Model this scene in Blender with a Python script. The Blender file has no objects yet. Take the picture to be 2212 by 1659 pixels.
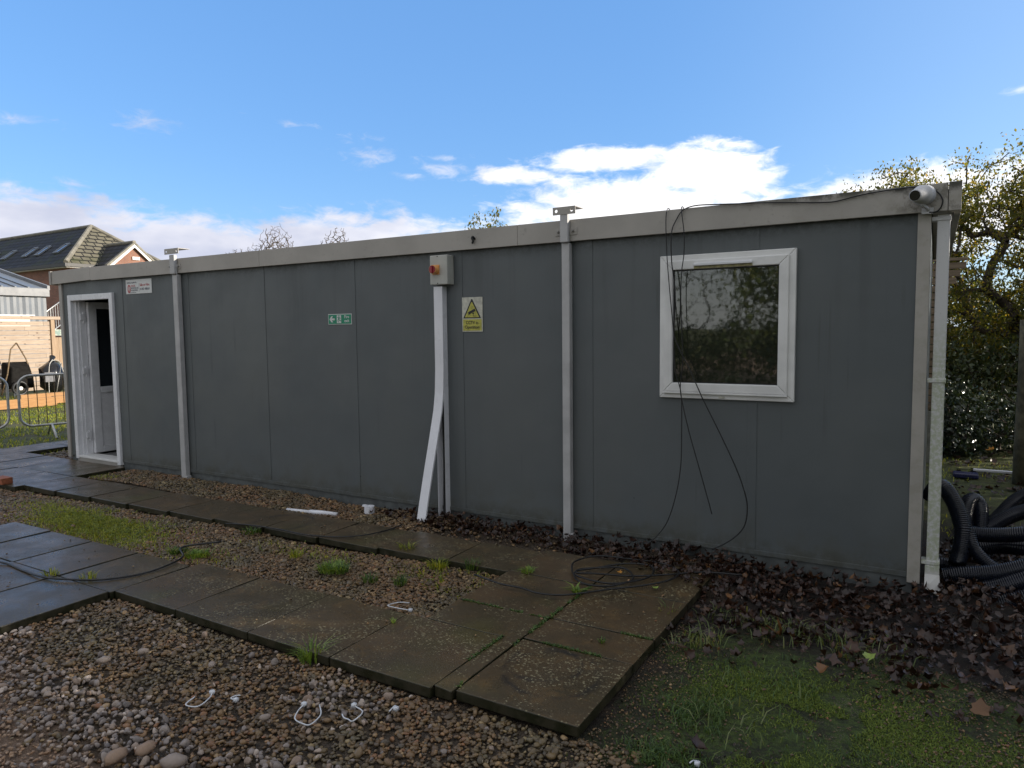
import bpy, math, random
import numpy as np
from mathutils import Vector, Matrix
random.seed(7); rng = np.random.default_rng(7)
SC = bpy.context.scene; COL = SC.collection
PI = math.pi; RAD = math.radians

# ------------------------------------------------------------------ camera and site survey
# world: X along the cabin front, Y away from the viewer, Z up, metres; the cabin front is Y = 0
RM = np.array([[0.85984633, 0.51042575, -0.01139466],
               [0.0290938, -0.07126804, -0.99703281],
               [-0.50972329, 0.85696349, -0.07612979]])
CAM = np.array([0.0, -4.9, 1.617]); FPX = 1533.0
def ray(px, py): return RM.T @ np.array([px-1106.0, py-829.5, FPX])
def on_y(px, py, y=0.0):
    d = ray(px, py); t = (y-CAM[1])/d[1]; return Vector(CAM + d*t)
def on_z(px, py, z=0.0):
    d = ray(px, py); t = (z-CAM[2])/d[2]; return Vector(CAM + d*t)

cam = bpy.data.cameras.new('camera'); camo = bpy.data.objects.new('camera', cam); COL.objects.link(camo)
m = Matrix.Identity(4)
for i in range(3):
    m[i][0] = RM[0][i]; m[i][1] = -RM[1][i]; m[i][2] = -RM[2][i]; m[i][3] = CAM[i]
camo.matrix_world = m
cam.sensor_fit = 'HORIZONTAL'; cam.sensor_width = 36; cam.lens = 36*FPX/2212
cam.clip_start = 0.05; cam.clip_end = 2000
SC.camera = camo

# ------------------------------------------------------------------ object helpers
def tag(o, label=None, cat=None, group=None, kind=None):
    if label: o['label'] = label
    if cat: o['category'] = cat
    if group: o['group'] = group
    if kind: o['kind'] = kind
    return o
def thing(name, loc, label, cat, group=None):
    o = bpy.data.objects.new(name, None); o.location = loc; o.empty_display_size = 0.1
    COL.objects.link(o); return tag(o, label, cat, group)
def link(name, me, mat, parent=None, smooth=False, bevel=0):
    o = bpy.data.objects.new(name, me); COL.objects.link(o)
    if mat: me.materials.append(mat)
    if parent:
        o.parent = parent
        if parent.type == 'EMPTY': o.matrix_parent_inverse = Matrix.Translation(-Vector(parent.location))
    if smooth: me.polygons.foreach_set('use_smooth', [True]*len(me.polygons))
    if bevel:
        b = o.modifiers.new('bevel', 'BEVEL'); b.width = bevel; b.segments = 2; b.limit_method = 'ANGLE'; b.angle_limit = RAD(40)
    return o
class MB:
    def __init__(s): s.v = []; s.f = []
    def add(s, vs, fs):
        n = len(s.v); s.v += [tuple(v) for v in vs]; s.f += [tuple(i+n for i in f) for f in fs]; return s
    def box(s, x0, x1, y0, y1, z0, z1, M=None):
        vs = [(x, y, z) for z in (z0, z1) for y in (y0, y1) for x in (x0, x1)]
        if M is not None: vs = [M @ Vector(v) for v in vs]
        return s.add(vs, [(0,2,3,1), (4,5,7,6), (0,1,5,4), (2,6,7,3), (0,4,6,2), (1,3,7,5)])
    def prism(s, pts, n):                     # flat polygon pts (3D) extruded along vector n
        n = Vector(n); pts = [Vector(p) for p in pts]; k = len(pts)
        vs = pts + [p+n for p in pts]
        fs = [tuple(range(k))[::-1], tuple(range(k, 2*k))] + [(i, (i+1) % k, k+(i+1) % k, k+i) for i in range(k)]
        return s.add(vs, fs)
    def tube(s, pts, r, n=8, caps=True, rs=None):
        pts = [Vector(p) for p in pts]; k = len(pts); rings = []
        t0 = (pts[1]-pts[0]).normalized()
        u = t0.orthogonal().normalized()
        for i, p in enumerate(pts):
            t = (pts[min(i+1, k-1)]-pts[max(i-1, 0)])
            t = t.normalized() if t.length > 1e-9 else t0
            u = (u-t*u.dot(t)); u = u.normalized() if u.length > 1e-6 else t.orthogonal().normalized()
            w = t.cross(u); rr = rs[i] if rs is not None else r
            rings.append([p+(u*math.cos(2*PI*j/n)+w*math.sin(2*PI*j/n))*rr for j in range(n)])
        vs = [v for ring in rings for v in ring]
        fs = [(i*n+j, i*n+(j+1) % n, (i+1)*n+(j+1) % n, (i+1)*n+j) for i in range(k-1) for j in range(n)]
        if caps: fs += [tuple(range(n))[::-1], tuple((k-1)*n+j for j in range(n))]
        return s.add(vs, fs)
    def build(s, name, mat, parent=None, smooth=False, bevel=0):
        me = bpy.data.meshes.new(name); me.from_pydata(s.v, [], s.f); me.update()
        return link(name, me, mat, parent, smooth, bevel)
def mesh_np(name, V, F, mat, parent=None, smooth=False):
    V = np.ascontiguousarray(V, dtype=np.float32).reshape(-1, 3); F = np.ascontiguousarray(F, dtype=np.int32)
    n, k = F.shape; me = bpy.data.meshes.new(name)
    me.vertices.add(len(V)); me.vertices.foreach_set('co', V.ravel())
    me.loops.add(n*k); me.loops.foreach_set('vertex_index', F.ravel())
    me.polygons.add(n); me.polygons.foreach_set('loop_start', np.arange(0, n*k, k, dtype=np.int32))
    me.update(calc_edges=True); me.validate()
    return link(name, me, mat, parent, smooth)
def smooth_path(pts, sub=6):
    P = [Vector(p) for p in pts]; P = [P[0]*2-P[1]]+P+[P[-1]*2-P[-2]]; out = []
    for i in range(1, len(P)-2):
        for j in range(sub):
            t = j/sub; a, b, c, d = P[i-1], P[i], P[i+1], P[i+2]
            out.append(0.5*((2*b)+(c-a)*t+(2*a-5*b+4*c-d)*t*t+(3*b-a-3*c+d)*t**3))
    out.append(P[-2]); return out
def text_mesh(name, s, size, mat, parent, loc, rot=(PI/2, 0, 0), align='LEFT', ext=0.0006, sx=1.0, bold=.012):
    cu = bpy.data.curves.new(name, 'FONT'); cu.body = s; cu.size = size; cu.extrude = ext; cu.offset = size*bold; cu.align_x = align; cu.resolution_u = 3
    tmp = bpy.data.objects.new('tmp', cu); COL.objects.link(tmp)
    dg = bpy.context.evaluated_depsgraph_get(); dg.update()
    me = bpy.data.meshes.new_from_object(tmp.evaluated_get(dg)); me.name = name
    bpy.data.objects.remove(tmp); bpy.data.curves.remove(cu)
    me.transform(Matrix.Diagonal((sx, 1, 1, 1))); me.transform(Matrix.Rotation(rot[0], 4, 'X')); me.transform(Matrix.Translation(loc))
    me.materials.clear(); return link(name, me, mat, parent)

# ------------------------------------------------------------------ materials
class NT:
    def __init__(s, name):
        s.m = bpy.data.materials.new(name); s.m.use_nodes = True; s.t = s.m.node_tree; s.t.nodes.clear()
        s.out = s.n('ShaderNodeOutputMaterial'); s.b = s.n('ShaderNodeBsdfPrincipled'); s.l(s.b.outputs[0], s.out.inputs[0])
        s.geo = s.n('ShaderNodeNewGeometry'); s.pos = s.geo.outputs['Position']
    def n(s, t, **k):
        nd = s.t.nodes.new(t)
        for a, v in k.items(): setattr(nd, a, v)
        return nd
    def l(s, a, b): s.t.links.new(a, b)
    def put(s, sock, v):
        if hasattr(v, 'is_output'): s.l(v, sock)
        elif isinstance(v, (tuple, list)) and len(v) == 3 and sock.type == 'RGBA': sock.default_value = (*v, 1)
        else: sock.default_value = v
    def noise(s, scale, detail=4, rough=0.55, vec=None, out=0, dist=0):
        nd = s.n('ShaderNodeTexNoise'); nd.inputs['Scale'].default_value = scale; nd.inputs['Detail'].default_value = detail
        nd.inputs['Roughness'].default_value = rough; nd.inputs['Distortion'].default_value = dist; s.l(vec or s.pos, nd.inputs['Vector']); return nd.outputs[out]
    def vor(s, scale, vec=None, feature='F1', out='Distance', rand=1):
        nd = s.n('ShaderNodeTexVoronoi', feature=feature); nd.inputs['Scale'].default_value = scale; nd.inputs['Randomness'].default_value = rand
        s.l(vec or s.pos, nd.inputs['Vector']); return nd.outputs[out]
    def scaled(s, v, vec=None):
        nd = s.n('ShaderNodeVectorMath', operation='MULTIPLY'); s.l(vec or s.pos, nd.inputs[0]); nd.inputs[1].default_value = v; return nd.outputs[0]
    def math(s, op, a, b=None, c=None, clamp=False):
        nd = s.n('ShaderNodeMath', operation=op, use_clamp=clamp)
        for i, v in enumerate((a, b, c)):
            if v is not None: s.put(nd.inputs[i], v)
        return nd.outputs[0]
    def ramp(s, x, a, b, lo=0.0, hi=1.0, smooth=True):
        nd = s.n('ShaderNodeMapRange', interpolation_type='SMOOTHSTEP' if smooth else 'LINEAR')
        s.put(nd.inputs['Value'], x)
        for k, v in zip(('From Min', 'From Max', 'To Min', 'To Max'), (a, b, lo, hi)): nd.inputs[k].default_value = v
        return nd.outputs[0]
    def mix(s, f, a, b, mode='MIX'):
        nd = s.n('ShaderNodeMix', data_type='RGBA', blend_type=mode); s.put(nd.inputs[0], f); s.put(nd.inputs[6], a); s.put(nd.inputs[7], b); return nd.outputs[2]
    def cramp(s, x, stops):
        nd = s.n('ShaderNodeValToRGB'); s.l(x, nd.inputs[0]); e = nd.color_ramp.elements
        while len(e) < len(stops): e.new(0.5)
        for i, (p, c) in enumerate(stops): e[i].position = p; e[i].color = (*c, 1)
        return nd.outputs[0]
    def sep(s, vec=None):
        nd = s.n('ShaderNodeSeparateXYZ'); s.l(vec or s.pos, nd.inputs[0]); return nd.outputs
    def rnd(s): return s.geo.outputs['Random Per Island']
    def bump(s, h, strength=0.3, dist=0.01):
        nd = s.n('ShaderNodeBump'); nd.inputs['Strength'].default_value = strength; nd.inputs['Distance'].default_value = dist
        s.l(h, nd.inputs['Height']); s.l(nd.outputs[0], s.b.inputs['Normal']); return s
    def set(s, **k):
        for a, v in k.items(): s.put(s.b.inputs[{'col': 'Base Color', 'rough': 'Roughness', 'metal': 'Metallic', 'spec': 'Specular IOR Level', 'coat': 'Coat Weight', 'trans': 'Transmission Weight', 'ior': 'IOR'}[a]], v)
        return s
def simple(name, col, rough=0.5, var=0.12, scale=6, metal=0, bump=0.0, bscale=200, spec=0.5):
    t = NT(name); nz = t.noise(scale, 5)
    lo = tuple(c*(1-var) for c in col); hi = tuple(min(1, c*(1+var)) for c in col)
    t.set(col=t.mix(t.ramp(nz, .3, .7), lo, hi), rough=t.ramp(t.noise(scale*3, 3), .3, .7, rough*.85, min(1, rough*1.15)), metal=metal, spec=spec)
    if bump: t.bump(t.noise(bscale, 3), bump, .002)
    return t.m
M = {}
# textured grey plastisol cladding with streaks under the eaves and splash-back low down
t = NT('cladding'); x, y, z = t.sep()
st = t.noise(1.0, 5, .6, t.scaled((7, 1, .35)))
big = t.noise(.9, 3)
c = t.mix(t.ramp(big, .35, .65), (.094, .108, .115), (.108, .120, .123))
c = t.mix(t.math('MULTIPLY', t.ramp(st, .52, .72), t.ramp(z, 1.2, 2.25, .05, .45)), c, (.052, .058, .058))
oi = t.n('ShaderNodeObjectInfo'); c = t.mix(t.ramp(oi.outputs['Random'], 0, 1, 0, .22, False), c, (.074, .088, .096))
run = t.math('MULTIPLY', t.ramp(t.noise(1.0, 3, .6, t.scaled((16, 1, .25))), .60, .66), t.ramp(t.noise(1.3, 2), .5, .62))
c = t.mix(t.math('MULTIPLY', run, .45), c, (.058, .066, .066))
c = t.mix(t.math('LESS_THAN', t.vor(2.6), .018), c, (.02, .02, .02))
spl = t.math('MULTIPLY', t.ramp(z, .5, .02), t.ramp(t.noise(5, 5, .65), .38, .65))
c = t.mix(t.math('MULTIPLY', spl, .6), c, (.085, .086, .068))
c = t.mix(t.ramp(t.noise(420, 2), .35, .65, 0, .16), c, (.19, .195, .19))
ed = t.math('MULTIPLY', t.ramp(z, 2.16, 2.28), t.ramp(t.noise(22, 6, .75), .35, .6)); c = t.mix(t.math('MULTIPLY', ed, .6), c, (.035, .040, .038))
c = t.mix(t.math('MULTIPLY', t.ramp(z, .22, .10), t.ramp(t.noise(11, 6, .75), .38, .60, 0, .6)), c, (.060, .060, .044))
t.set(col=c, rough=t.ramp(t.noise(1.6, 5, .65), .3, .7, .36, .60)); t.bump(t.math('ADD', t.noise(520, 2), t.math('MULTIPLY', t.noise(2.2, 2), 14.0)), .35, .002); M['clad'] = t.m
M['clad_dark'] = simple('skirt_cladding', (.10, .11, .11), .6, .25, 9, bump=.2)
# goosewing fascia and corner trims, dirty along the edges
def trim_mat(name, col, dirt):
    t = NT(name); x, y, z = t.sep()
    c = t.mix(t.ramp(t.noise(2.2, 4), .35, .65), tuple(v*.92 for v in col), tuple(v*1.06 for v in col))
    sp = t.math('MULTIPLY', t.ramp(t.noise(26, 6, .7), .56, .70), t.ramp(t.noise(1.6, 2), .45, .7))
    c = t.mix(t.math('MULTIPLY', sp, dirt), c, (.075, .07, .05))
    edge = t.math('MULTIPLY', t.ramp(z, 2.37, 2.425), t.ramp(t.noise(7, 6, .75), .38, .55))
    edge = t.math('MULTIPLY', edge, t.ramp(x, -1.5, -.5))
    cor = t.math('MULTIPLY', t.math('MULTIPLY', t.math('MULTIPLY', t.ramp(x, -.30, -.12), t.ramp(z, 2.26, 2.30)), t.ramp(t.noise(15, 6, .75), .46, .60)), .6)
    c = t.mix(cor, c, (.085, .075, .05))
    c = t.mix(t.math('MULTIPLY', edge, .9), c, (.035, .035, .022))
    alg = t.math('MULTIPLY', t.ramp(x, -1.6, .1), t.ramp(t.noise(12, 5, .7), .45, .65))
    c = t.mix(t.math('MULTIPLY', alg, .22), c, (.20, .20, .12))
    t.set(col=c, rough=.5); t.bump(t.noise(300, 2), .15, .002); return t.m
M['trim'] = trim_mat('goosewing_trim', (.395, .37, .335), .35)
M['leg'] = simple('grey_leg_paint', (.46, .455, .455), .45, .1, 7, bump=.1)
M['upvc'] = simple('white_upvc', (.76, .765, .79), .28, .05, 4)
M['upvc_win'] = simple('white_upvc_weathered', (.74, .735, .72), .35, .08, 5)
M['grime'] = simple('algae_grime', (.30, .27, .14), .8, .4, 40)
M['trunk'] = simple('white_trunking_plastic', (.80, .80, .84), .3, .05, 3)
t = NT('downpipe_plastic'); x, y, z = t.sep()
a = t.math('MULTIPLY', t.ramp(t.noise(38, 6, .7), .38, .58), t.ramp(z, 1.75, 1.25, 0.0, .75))
c = t.mix(a, (.58, .58, .58), (.36, .40, .25)); c = t.mix(t.math('MULTIPLY', t.ramp(t.noise(90, 4, .7), .58, .7), .5), c, (.28, .28, .2))
c = t.mix(t.ramp(z, .16, .10), c, (.55, .54, .52))
t.set(col=c, rough=.55); t.bump(t.noise(120, 4), .25, .003); M['pipe'] = t.m
M['steel'] = simple('dull_steel', (.33, .32, .30), .5, .3, 30, metal=.7)
M['galv'] = simple('galvanised_tube', (.50, .49, .47), .42, .2, 14, metal=.65)
M['galv_wire'] = simple('rusty_wire_bars', (.16, .11, .06), .6, .4, 30, metal=.4)
M['black'] = simple('black_rubber', (.012, .012, .013), .45, .2, 20)
M['black_gloss'] = simple('black_plastic_sheet', (.012, .012, .014), .18, .3, 6, bump=.6, bscale=14)
M['hose'] = simple('black_land_drain', (.007, .009, .017), .24, .25, 18)
M['dark_int'] = simple('cabin_interior', (.10, .10, .10), .8, .1, 3)
M['lino'] = simple('grey_vinyl_floor', (.16, .16, .16), .5, .3, 12)
M['grey_box'] = simple('grey_abs_enclosure', (.46, .46, .42), .4, .06, 9)
M['amber'] = simple('orange_yellow_plastic', (.72, .33, .10), .4, .06, 30)
M['red'] = simple('dull_red_plastic', (.30, .02, .03), .35, .1, 30)
M['camera_body'] = simple('camera_grey', (.55, .55, .56), .65, .1, 20)
M['lens'] = simple('dark_lens', (.01, .01, .012), .08, .1, 20)
M['sign_white'] = simple('white_sign_board', (.66, .67, .66), .35, .05, 12)
M['sign_dirty'] = simple('weathered_sign_board', (.55, .54, .46), .4, .18, 30)
M['sign_green'] = simple('safety_green', (.0, .235, .125), .35, .05, 20)
M['sign_yellow'] = simple('weathered_yellow', (.46, .43, .075), .4, .22, 45)
M['ink'] = simple('black_ink', (.012, .012, .01), .4, .1, 20)
M['ink_red'] = simple('red_ink', (.42, .05, .055), .4, .1, 20)
M['ink_grey'] = simple('grey_ink', (.15, .16, .19), .4, .1, 20)
M['tie'] = simple('natural_nylon', (.66, .68, .72), .3, .08, 20)
M['stone_orange'] = simple('orange_brick', (.30, .095, .04), .7, .3, 30, bump=.5)
M['matte_black'] = simple('matte_black_tray', (.014, .013, .012), .9, .3, 12, spec=.1)
M['pad'] = simple('faded_grey_pad', (.16, .16, .17), .7, .2, 9)
M['blue'] = simple('blue_plastic', (.02, .023, .085), .3, .2, 20)
t = NT('pane_glass'); t.t.nodes.remove(t.b)
tr = t.n('ShaderNodeBsdfTransparent'); tr.inputs[0].default_value = (.34, .38, .33, 1)
gl = t.n('ShaderNodeBsdfGlossy'); gl.inputs['Roughness'].default_value = .022; gl.inputs['Color'].default_value = (1, 1, 1, 1)
fr = t.n('ShaderNodeFresnel'); fr.inputs['IOR'].default_value = 1.9
bm = t.n('ShaderNodeBump'); bm.inputs['Strength'].default_value = .025; bm.inputs['Distance'].default_value = .004
hh = t.noise(14, 3, .6); t.l(hh, bm.inputs['Height']); t.l(bm.outputs[0], gl.inputs['Normal'])
mx = t.n('ShaderNodeMixShader'); t.l(t.math('MULTIPLY', fr.outputs[0], 1.6, clamp=True), mx.inputs[0]); t.l(tr.outputs[0], mx.inputs[1]); t.l(gl.outputs[0], mx.inputs[2])
df = t.n('ShaderNodeBsdfDiffuse'); df.inputs[0].default_value = (.15, .17, .12, 1)
mx2 = t.n('ShaderNodeMixShader'); t.l(t.math('ADD', t.ramp(t.noise(60, 5, .75), .58, .72, .10, .55), 0.0), mx2.inputs[0]); t.l(mx.outputs[0], mx2.inputs[1]); t.l(df.outputs[0], mx2.inputs[2]); t.l(mx2.outputs[0], t.out.inputs[0]); M['glass'] = t.m
M['dark_glass'] = simple('far_dark_glass', (.02, .025, .03), .06, .2, 2)
M['sky_glass'] = simple('skylight_glass', (.85, .90, .97), .06, .03, 2, metal=1)
# wet paving with lichen flecks, rings and green joints
t = NT('wet_paving'); x, y, z = t.sep()
c = t.cramp(t.rnd(), [(0, (0.068, 0.045, 0.021)), (.35, (0.084, 0.053, 0.026)), (.7, (0.061, 0.044, 0.021)), (1, (0.091, 0.056, 0.028))])
c = t.mix(t.ramp(t.noise(2.6, 6, .65), .36, .66), c, (0.049, 0.036, 0.018))
c = t.mix(t.ramp(t.noise(7, 6, .7, dist=.5), .50, .68, 0, .75), c, (0.112, 0.068, 0.026))
c = t.mix(t.ramp(t.noise(1.3, 3), .55, .72, 0, .8), c, (0.069, 0.059, 0.018))
c = t.mix(t.ramp(t.noise(160, 3), .4, .7, 0, .35), c, (0.102, 0.077, 0.044))
for (rx, ry, rr) in ((-1.47, -2.08, .22), (-4.66, -.86, .24), (-1.55, -2.02, .17)):
    cmb = t.n('ShaderNodeVectorMath', operation='DISTANCE'); t.l(t.scaled((1, 1, 0)), cmb.inputs[0]); cmb.inputs[1].default_value = (rx, ry, 0)
    dd = t.math('ADD', cmb.outputs['Value'], t.math('MULTIPLY', t.noise(9, 4), .09))
    ring = t.math('SUBTRACT', 1.0, t.math('DIVIDE', t.math('ABSOLUTE', t.math('SUBTRACT', dd, rr+.045)), .028), clamp=True)
    c = t.mix(t.math('MULTIPLY', ring, t.ramp(t.noise(6, 3), .4, .6, .15, .75)), c, (.014, .013, .013))
wx = t.ramp(x, -5.4, -3.6)
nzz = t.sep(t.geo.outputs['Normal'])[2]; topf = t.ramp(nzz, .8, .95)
fl = t.ramp(t.math('SUBTRACT', t.math('ADD', t.vor(58, t.scaled((1, 1.25, .05))), t.ramp(t.noise(60, 2), .3, .7, -.07, .07)), t.ramp(t.noise(3.2, 3), .32, .62, 0.05, .36)), .05, -.05); fl = t.math('MULTIPLY', fl, topf)
fl = t.math('MULTIPLY', fl, t.ramp(t.noise(38, 3), .36, .58))
c = t.mix(t.math('MULTIPLY', fl, t.math('MULTIPLY', wx, .68)), c, (.30, .265, .155))
f2 = t.math('MULTIPLY', topf, 1.0); f2 = t.math('LESS_THAN', t.vor(11, t.scaled((1, 1.2, .05))), t.ramp(t.noise(2.0, 3), .55, .8, 0.0, .08))
f2 = t.math('MULTIPLY', f2, topf)
c = t.mix(t.math('MULTIPLY', f2, t.math('MULTIPLY', wx, .85)), c, (.36, .33, .22))
r = t.math('ADD', t.ramp(t.noise(4.5, 5, .6), .35, .65, .27, .42), t.math('MULTIPLY', fl, .2))
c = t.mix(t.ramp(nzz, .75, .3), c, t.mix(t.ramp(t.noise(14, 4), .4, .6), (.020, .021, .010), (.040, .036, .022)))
t.set(col=c, rough=r, spec=.40); t.bump(t.math('ADD', t.noise(90, 5, .65), t.math('MULTIPLY', t.noise(9, 3), .6)), .22, .006); M['paving'] = t.m
# ground sheet: brown grit, soil, moss and turf by place
t = NT('site_ground'); x, y, z = t.sep()
grit = t.mix(t.ramp(t.noise(45, 6, .7), .35, .65), (.045, .032, .02), (.13, .09, .055))
soil = t.mix(t.ramp(t.noise(30, 6, .7), .35, .65), (.22, .14, .09), (.38, .26, .18))
leafm = t.mix(t.ramp(t.noise(25, 5, .7), .35, .65), (.012, .008, .006), (.035, .022, .015))
moss = t.mix(t.ramp(t.noise(30, 6, .75), .35, .65), (0.028, 0.042, 0.008), (0.103, 0.158, 0.022))
turf = t.mix(t.ramp(t.noise(6, 6, .7), .35, .65), (.05, .06, .015), (.13, .15, .035))
nz = t.noise(2.2, 5, .65); nzs = t.math('SUBTRACT', nz, .5)
c = grit
sx = t.math('ADD', t.math('ADD', t.math('MULTIPLY', x, -.14), t.math('MULTIPLY', y, -1.0)), t.math('MULTIPLY', nzs, .5))
c = t.mix(t.ramp(sx, 3.72, 3.90), c, soil)
xr = t.math('ADD', x, t.math('MULTIPLY', nzs, 1.4)); yr = t.math('ADD', y, t.math('MULTIPLY', nzs, 1.2))
c = t.mix(t.ramp(xr, -1.35, -1.0), c, leafm)
mo = t.math('MULTIPLY', t.ramp(xr, -1.2, -.8), t.ramp(yr, -1.0, -1.35)); mo = t.math('MULTIPLY', mo, t.ramp(t.noise(3.3, 5, .7), .36, .52, .25, 1))
c = t.mix(mo, c, moss)
far = t.math('MAXIMUM', t.ramp(xr, -10.9, -11.6), t.ramp(yr, 1.6, 2.4))
c = t.mix(t.math('MULTIPLY', far, t.ramp(t.noise(.9, 4, .7), .36, .5, .35, 1)), c, turf)
c = t.mix(t.ramp(t.noise(170, 3, .7), .42, .66, 0, .75), c, t.mix(.5, c, (.012, .010, .007))); c = t.mix(t.math('LESS_THAN', t.vor(120), t.ramp(t.noise(9, 3), .4, .7, .05, .30)), c, (.20, .16, .11))
t.set(col=c, rough=.85); t.bump(t.math('ADD', t.noise(110, 6, .75), t.math('MULTIPLY', t.noise(14, 4), 1.0)), 1.0, .025); M['ground'] = t.m
# stones
def stone(name, stops, rough=.42, alt=None):
    t = NT(name); c = t.cramp(t.rnd(), stops)
    if alt: c = t.mix(t.ramp(t.noise(1.7, 4, .6), .44, .6), c, t.cramp(t.rnd(), alt))
    c = t.mix(t.ramp(t.noise(80, 4), .35, .7, 0, .35), c, (.20, .155, .11))
    t.set(col=c, rough=rough); t.bump(t.noise(150, 3), .3, .002); return t.m
M['pebble'] = stone('wet_pea_gravel', [(0, (0.049, 0.030, 0.013)), (.12, (0.142, 0.074, 0.025)), (.26, (0.074, 0.046, 0.022)), (.4, (0.190, 0.100, 0.033)), (.5, (0.049, 0.040, 0.026)), (.6, (0.154, 0.084, 0.034)), (.72, (0.271, 0.157, 0.056)), (.82, (0.111, 0.084, 0.049)), (.92, (0.234, 0.089, 0.030)), (1, (0.394, 0.262, 0.126))],
                    alt=[(0, (0.039, 0.030, 0.013)), (.25, (0.105, 0.069, 0.027)), (.45, (0.064, 0.052, 0.028)), (.65, (0.160, 0.102, 0.036)), (.8, (0.092, 0.078, 0.040)), (.93, (0.197, 0.147, 0.067)), (1, (0.344, 0.252, 0.118))])
M['crushed'] = stone('crushed_limestone', [(0, (0.108, 0.092, 0.088)), (.25, (0.288, 0.238, 0.211)), (.45, (0.174, 0.151, 0.147)), (.65, (0.360, 0.286, 0.235)), (.8, (0.264, 0.178, 0.127)), (.92, (0.432, 0.356, 0.304)), (1, (0.600, 0.497, 0.421))], .55)
M['soil_stone'] = stone('sandy_soil_stones', [(0, (0.286, 0.160, 0.090)), (.4, (0.396, 0.250, 0.153)), (.7, (0.242, 0.170, 0.126)), (1, (0.462, 0.310, 0.198))], .7)
def leafmat(name, stops, trans=.35, rough=.45, spec=.4):
    t = NT(name); c = t.cramp(t.rnd(), stops); t.set(col=c, rough=rough, spec=spec)
    tl = t.n('ShaderNodeBsdfTranslucent'); t.l(t.mix(1.0, c, (2.9, 2.4, .9), 'MULTIPLY'), tl.inputs[0])
    mx = t.n('ShaderNodeMixShader'); mx.inputs[0].default_value = trans
    t.l(t.b.outputs[0], mx.inputs[1]); t.l(tl.outputs[0], mx.inputs[2]); t.l(mx.outputs[0], t.out.inputs[0]); return t.m
M['leaf_tree'] = leafmat('autumn_green_leaves', [(0, (.05, .066, .018)), (.45, (.09, .102, .028)), (.78, (.125, .125, .032)), (.93, (.17, .14, .032)), (1, (.25, .18, .04))], .55)
M['leaf_dark'] = leafmat('dark_evergreen_leaves', [(0, (.018, .028, .010)), (.5, (.035, .052, .016)), (.85, (.055, .07, .02)), (1, (.09, .09, .03))], .10, .5)
M['leaf_ivy'] = leafmat('ivy_leaves', [(0, (.010, .020, .012)), (.6, (.02, .036, .02)), (1, (.035, .05, .03))], .1, .28, .6)
M['litter'] = leafmat('wet_dead_leaves', [(0, (0.018, 0.008, 0.006)), (.3, (0.033, 0.014, 0.009)), (.6, (0.024, 0.013, 0.009)), (.85, (0.061, 0.026, 0.014)), (.97, (0.083, 0.040, 0.018)), (1, (0.177, 0.081, 0.025))], .05, .38, .5)
M['leaf_orange'] = simple('orange_leaf', (.42, .19, .03), .5, .3, 40)
M['leaf_green1'] = simple('fresh_green_leaf', (.22, .30, .06), .5, .2, 40)
M['grass'] = leafmat('grass_blades', [(0, (0.084, 0.120, 0.016)), (.4, (0.168, 0.216, 0.028)), (.75, (0.276, 0.312, 0.045)), (1, (0.408, 0.396, 0.090))], .35, .5)
M['grass_pale'] = leafmat('pale_grass_blades', [(0, (.07, .10, .035)), (.5, (.12, .16, .05)), (1, (.22, .23, .11))], .3, .5)
M['weed'] = leafmat('bright_weed', [(0, (.09, .16, .03)), (.6, (.15, .24, .05)), (1, (.24, .32, .08))], .3, .5)
M['moss_d'] = leafmat('dark_green_weed', [(0, (.035, .07, .02)), (.6, (.07, .13, .03)), (1, (.13, .18, .05))], .25, .5)
M['moss_y'] = leafmat('yellow_green_moss', [(0, (0.060, 0.094, 0.013)), (.5, (0.120, 0.176, 0.022)), (1, (0.200, 0.246, 0.043))], .2, .7)
M['leaf_mid'] = leafmat('leaves_painted_sunlit', [(0, (.05, .075, .02)), (.5, (.09, .12, .03)), (1, (.16, .17, .05))], .3, .5)  # brighter copy for the trees in the glass, sunlight put into the colour
M['bark'] = simple('bark', (.055, .042, .030), .9, .4, 12, bump=.8, bscale=40)
M['twig'] = simple('bare_twigs', (.12, .095, .075), .9, .3, 3)
M['post'] = simple('mossy_timber', (.11, .095, .055), .9, .4, 14, bump=.6, bscale=60)
def timber(name, a, b, axis, knots=True):
    t = NT(name); sc = {'x': (1.2, 14, 22), 'y': (14, 1.2, 22), 'z': (16, 16, 1.2)}[axis]
    c = t.mix(t.ramp(t.noise(2, 6, .65, t.scaled(sc), dist=.6), .3, .7), a, b)
    c = t.mix(t.ramp(t.rnd(), 0, 1, 0, .35, False), c, tuple(v*.7 for v in a))
    if knots: c = t.mix(t.ramp(t.vor(3.4, t.scaled((1, 1.1, 2.0))), .17, .06, 0, .85), c, (.075, .04, .02))
    t.set(col=c, rough=.7); return t.m
M['fence'] = timber('pale_softwood', (.34, .25, .18), (.46, .365, .275), 'y')
M['plank'] = timber('orange_timber', (.36, .175, .06), (.48, .26, .10), 'y', False)
M['fence_v'] = timber('pale_softwood_upright', (.30, .20, .12), (.42, .30, .195), 'z')
M['slat'] = timber('grey_brown_slats', (.13, .095, .06), (.26, .19, .12), 'x')
t = NT('peeling_green_paint'); c = t.mix(t.ramp(t.noise(9, 5, .7), .45, .55), (.22, .30, .26), (.42, .44, .38)); t.set(col=c, rough=.7); M['green_paint'] = t.m
M['yellow_band'] = simple('yellow_band', (.55, .40, .05), .6, .2, 10)
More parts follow.
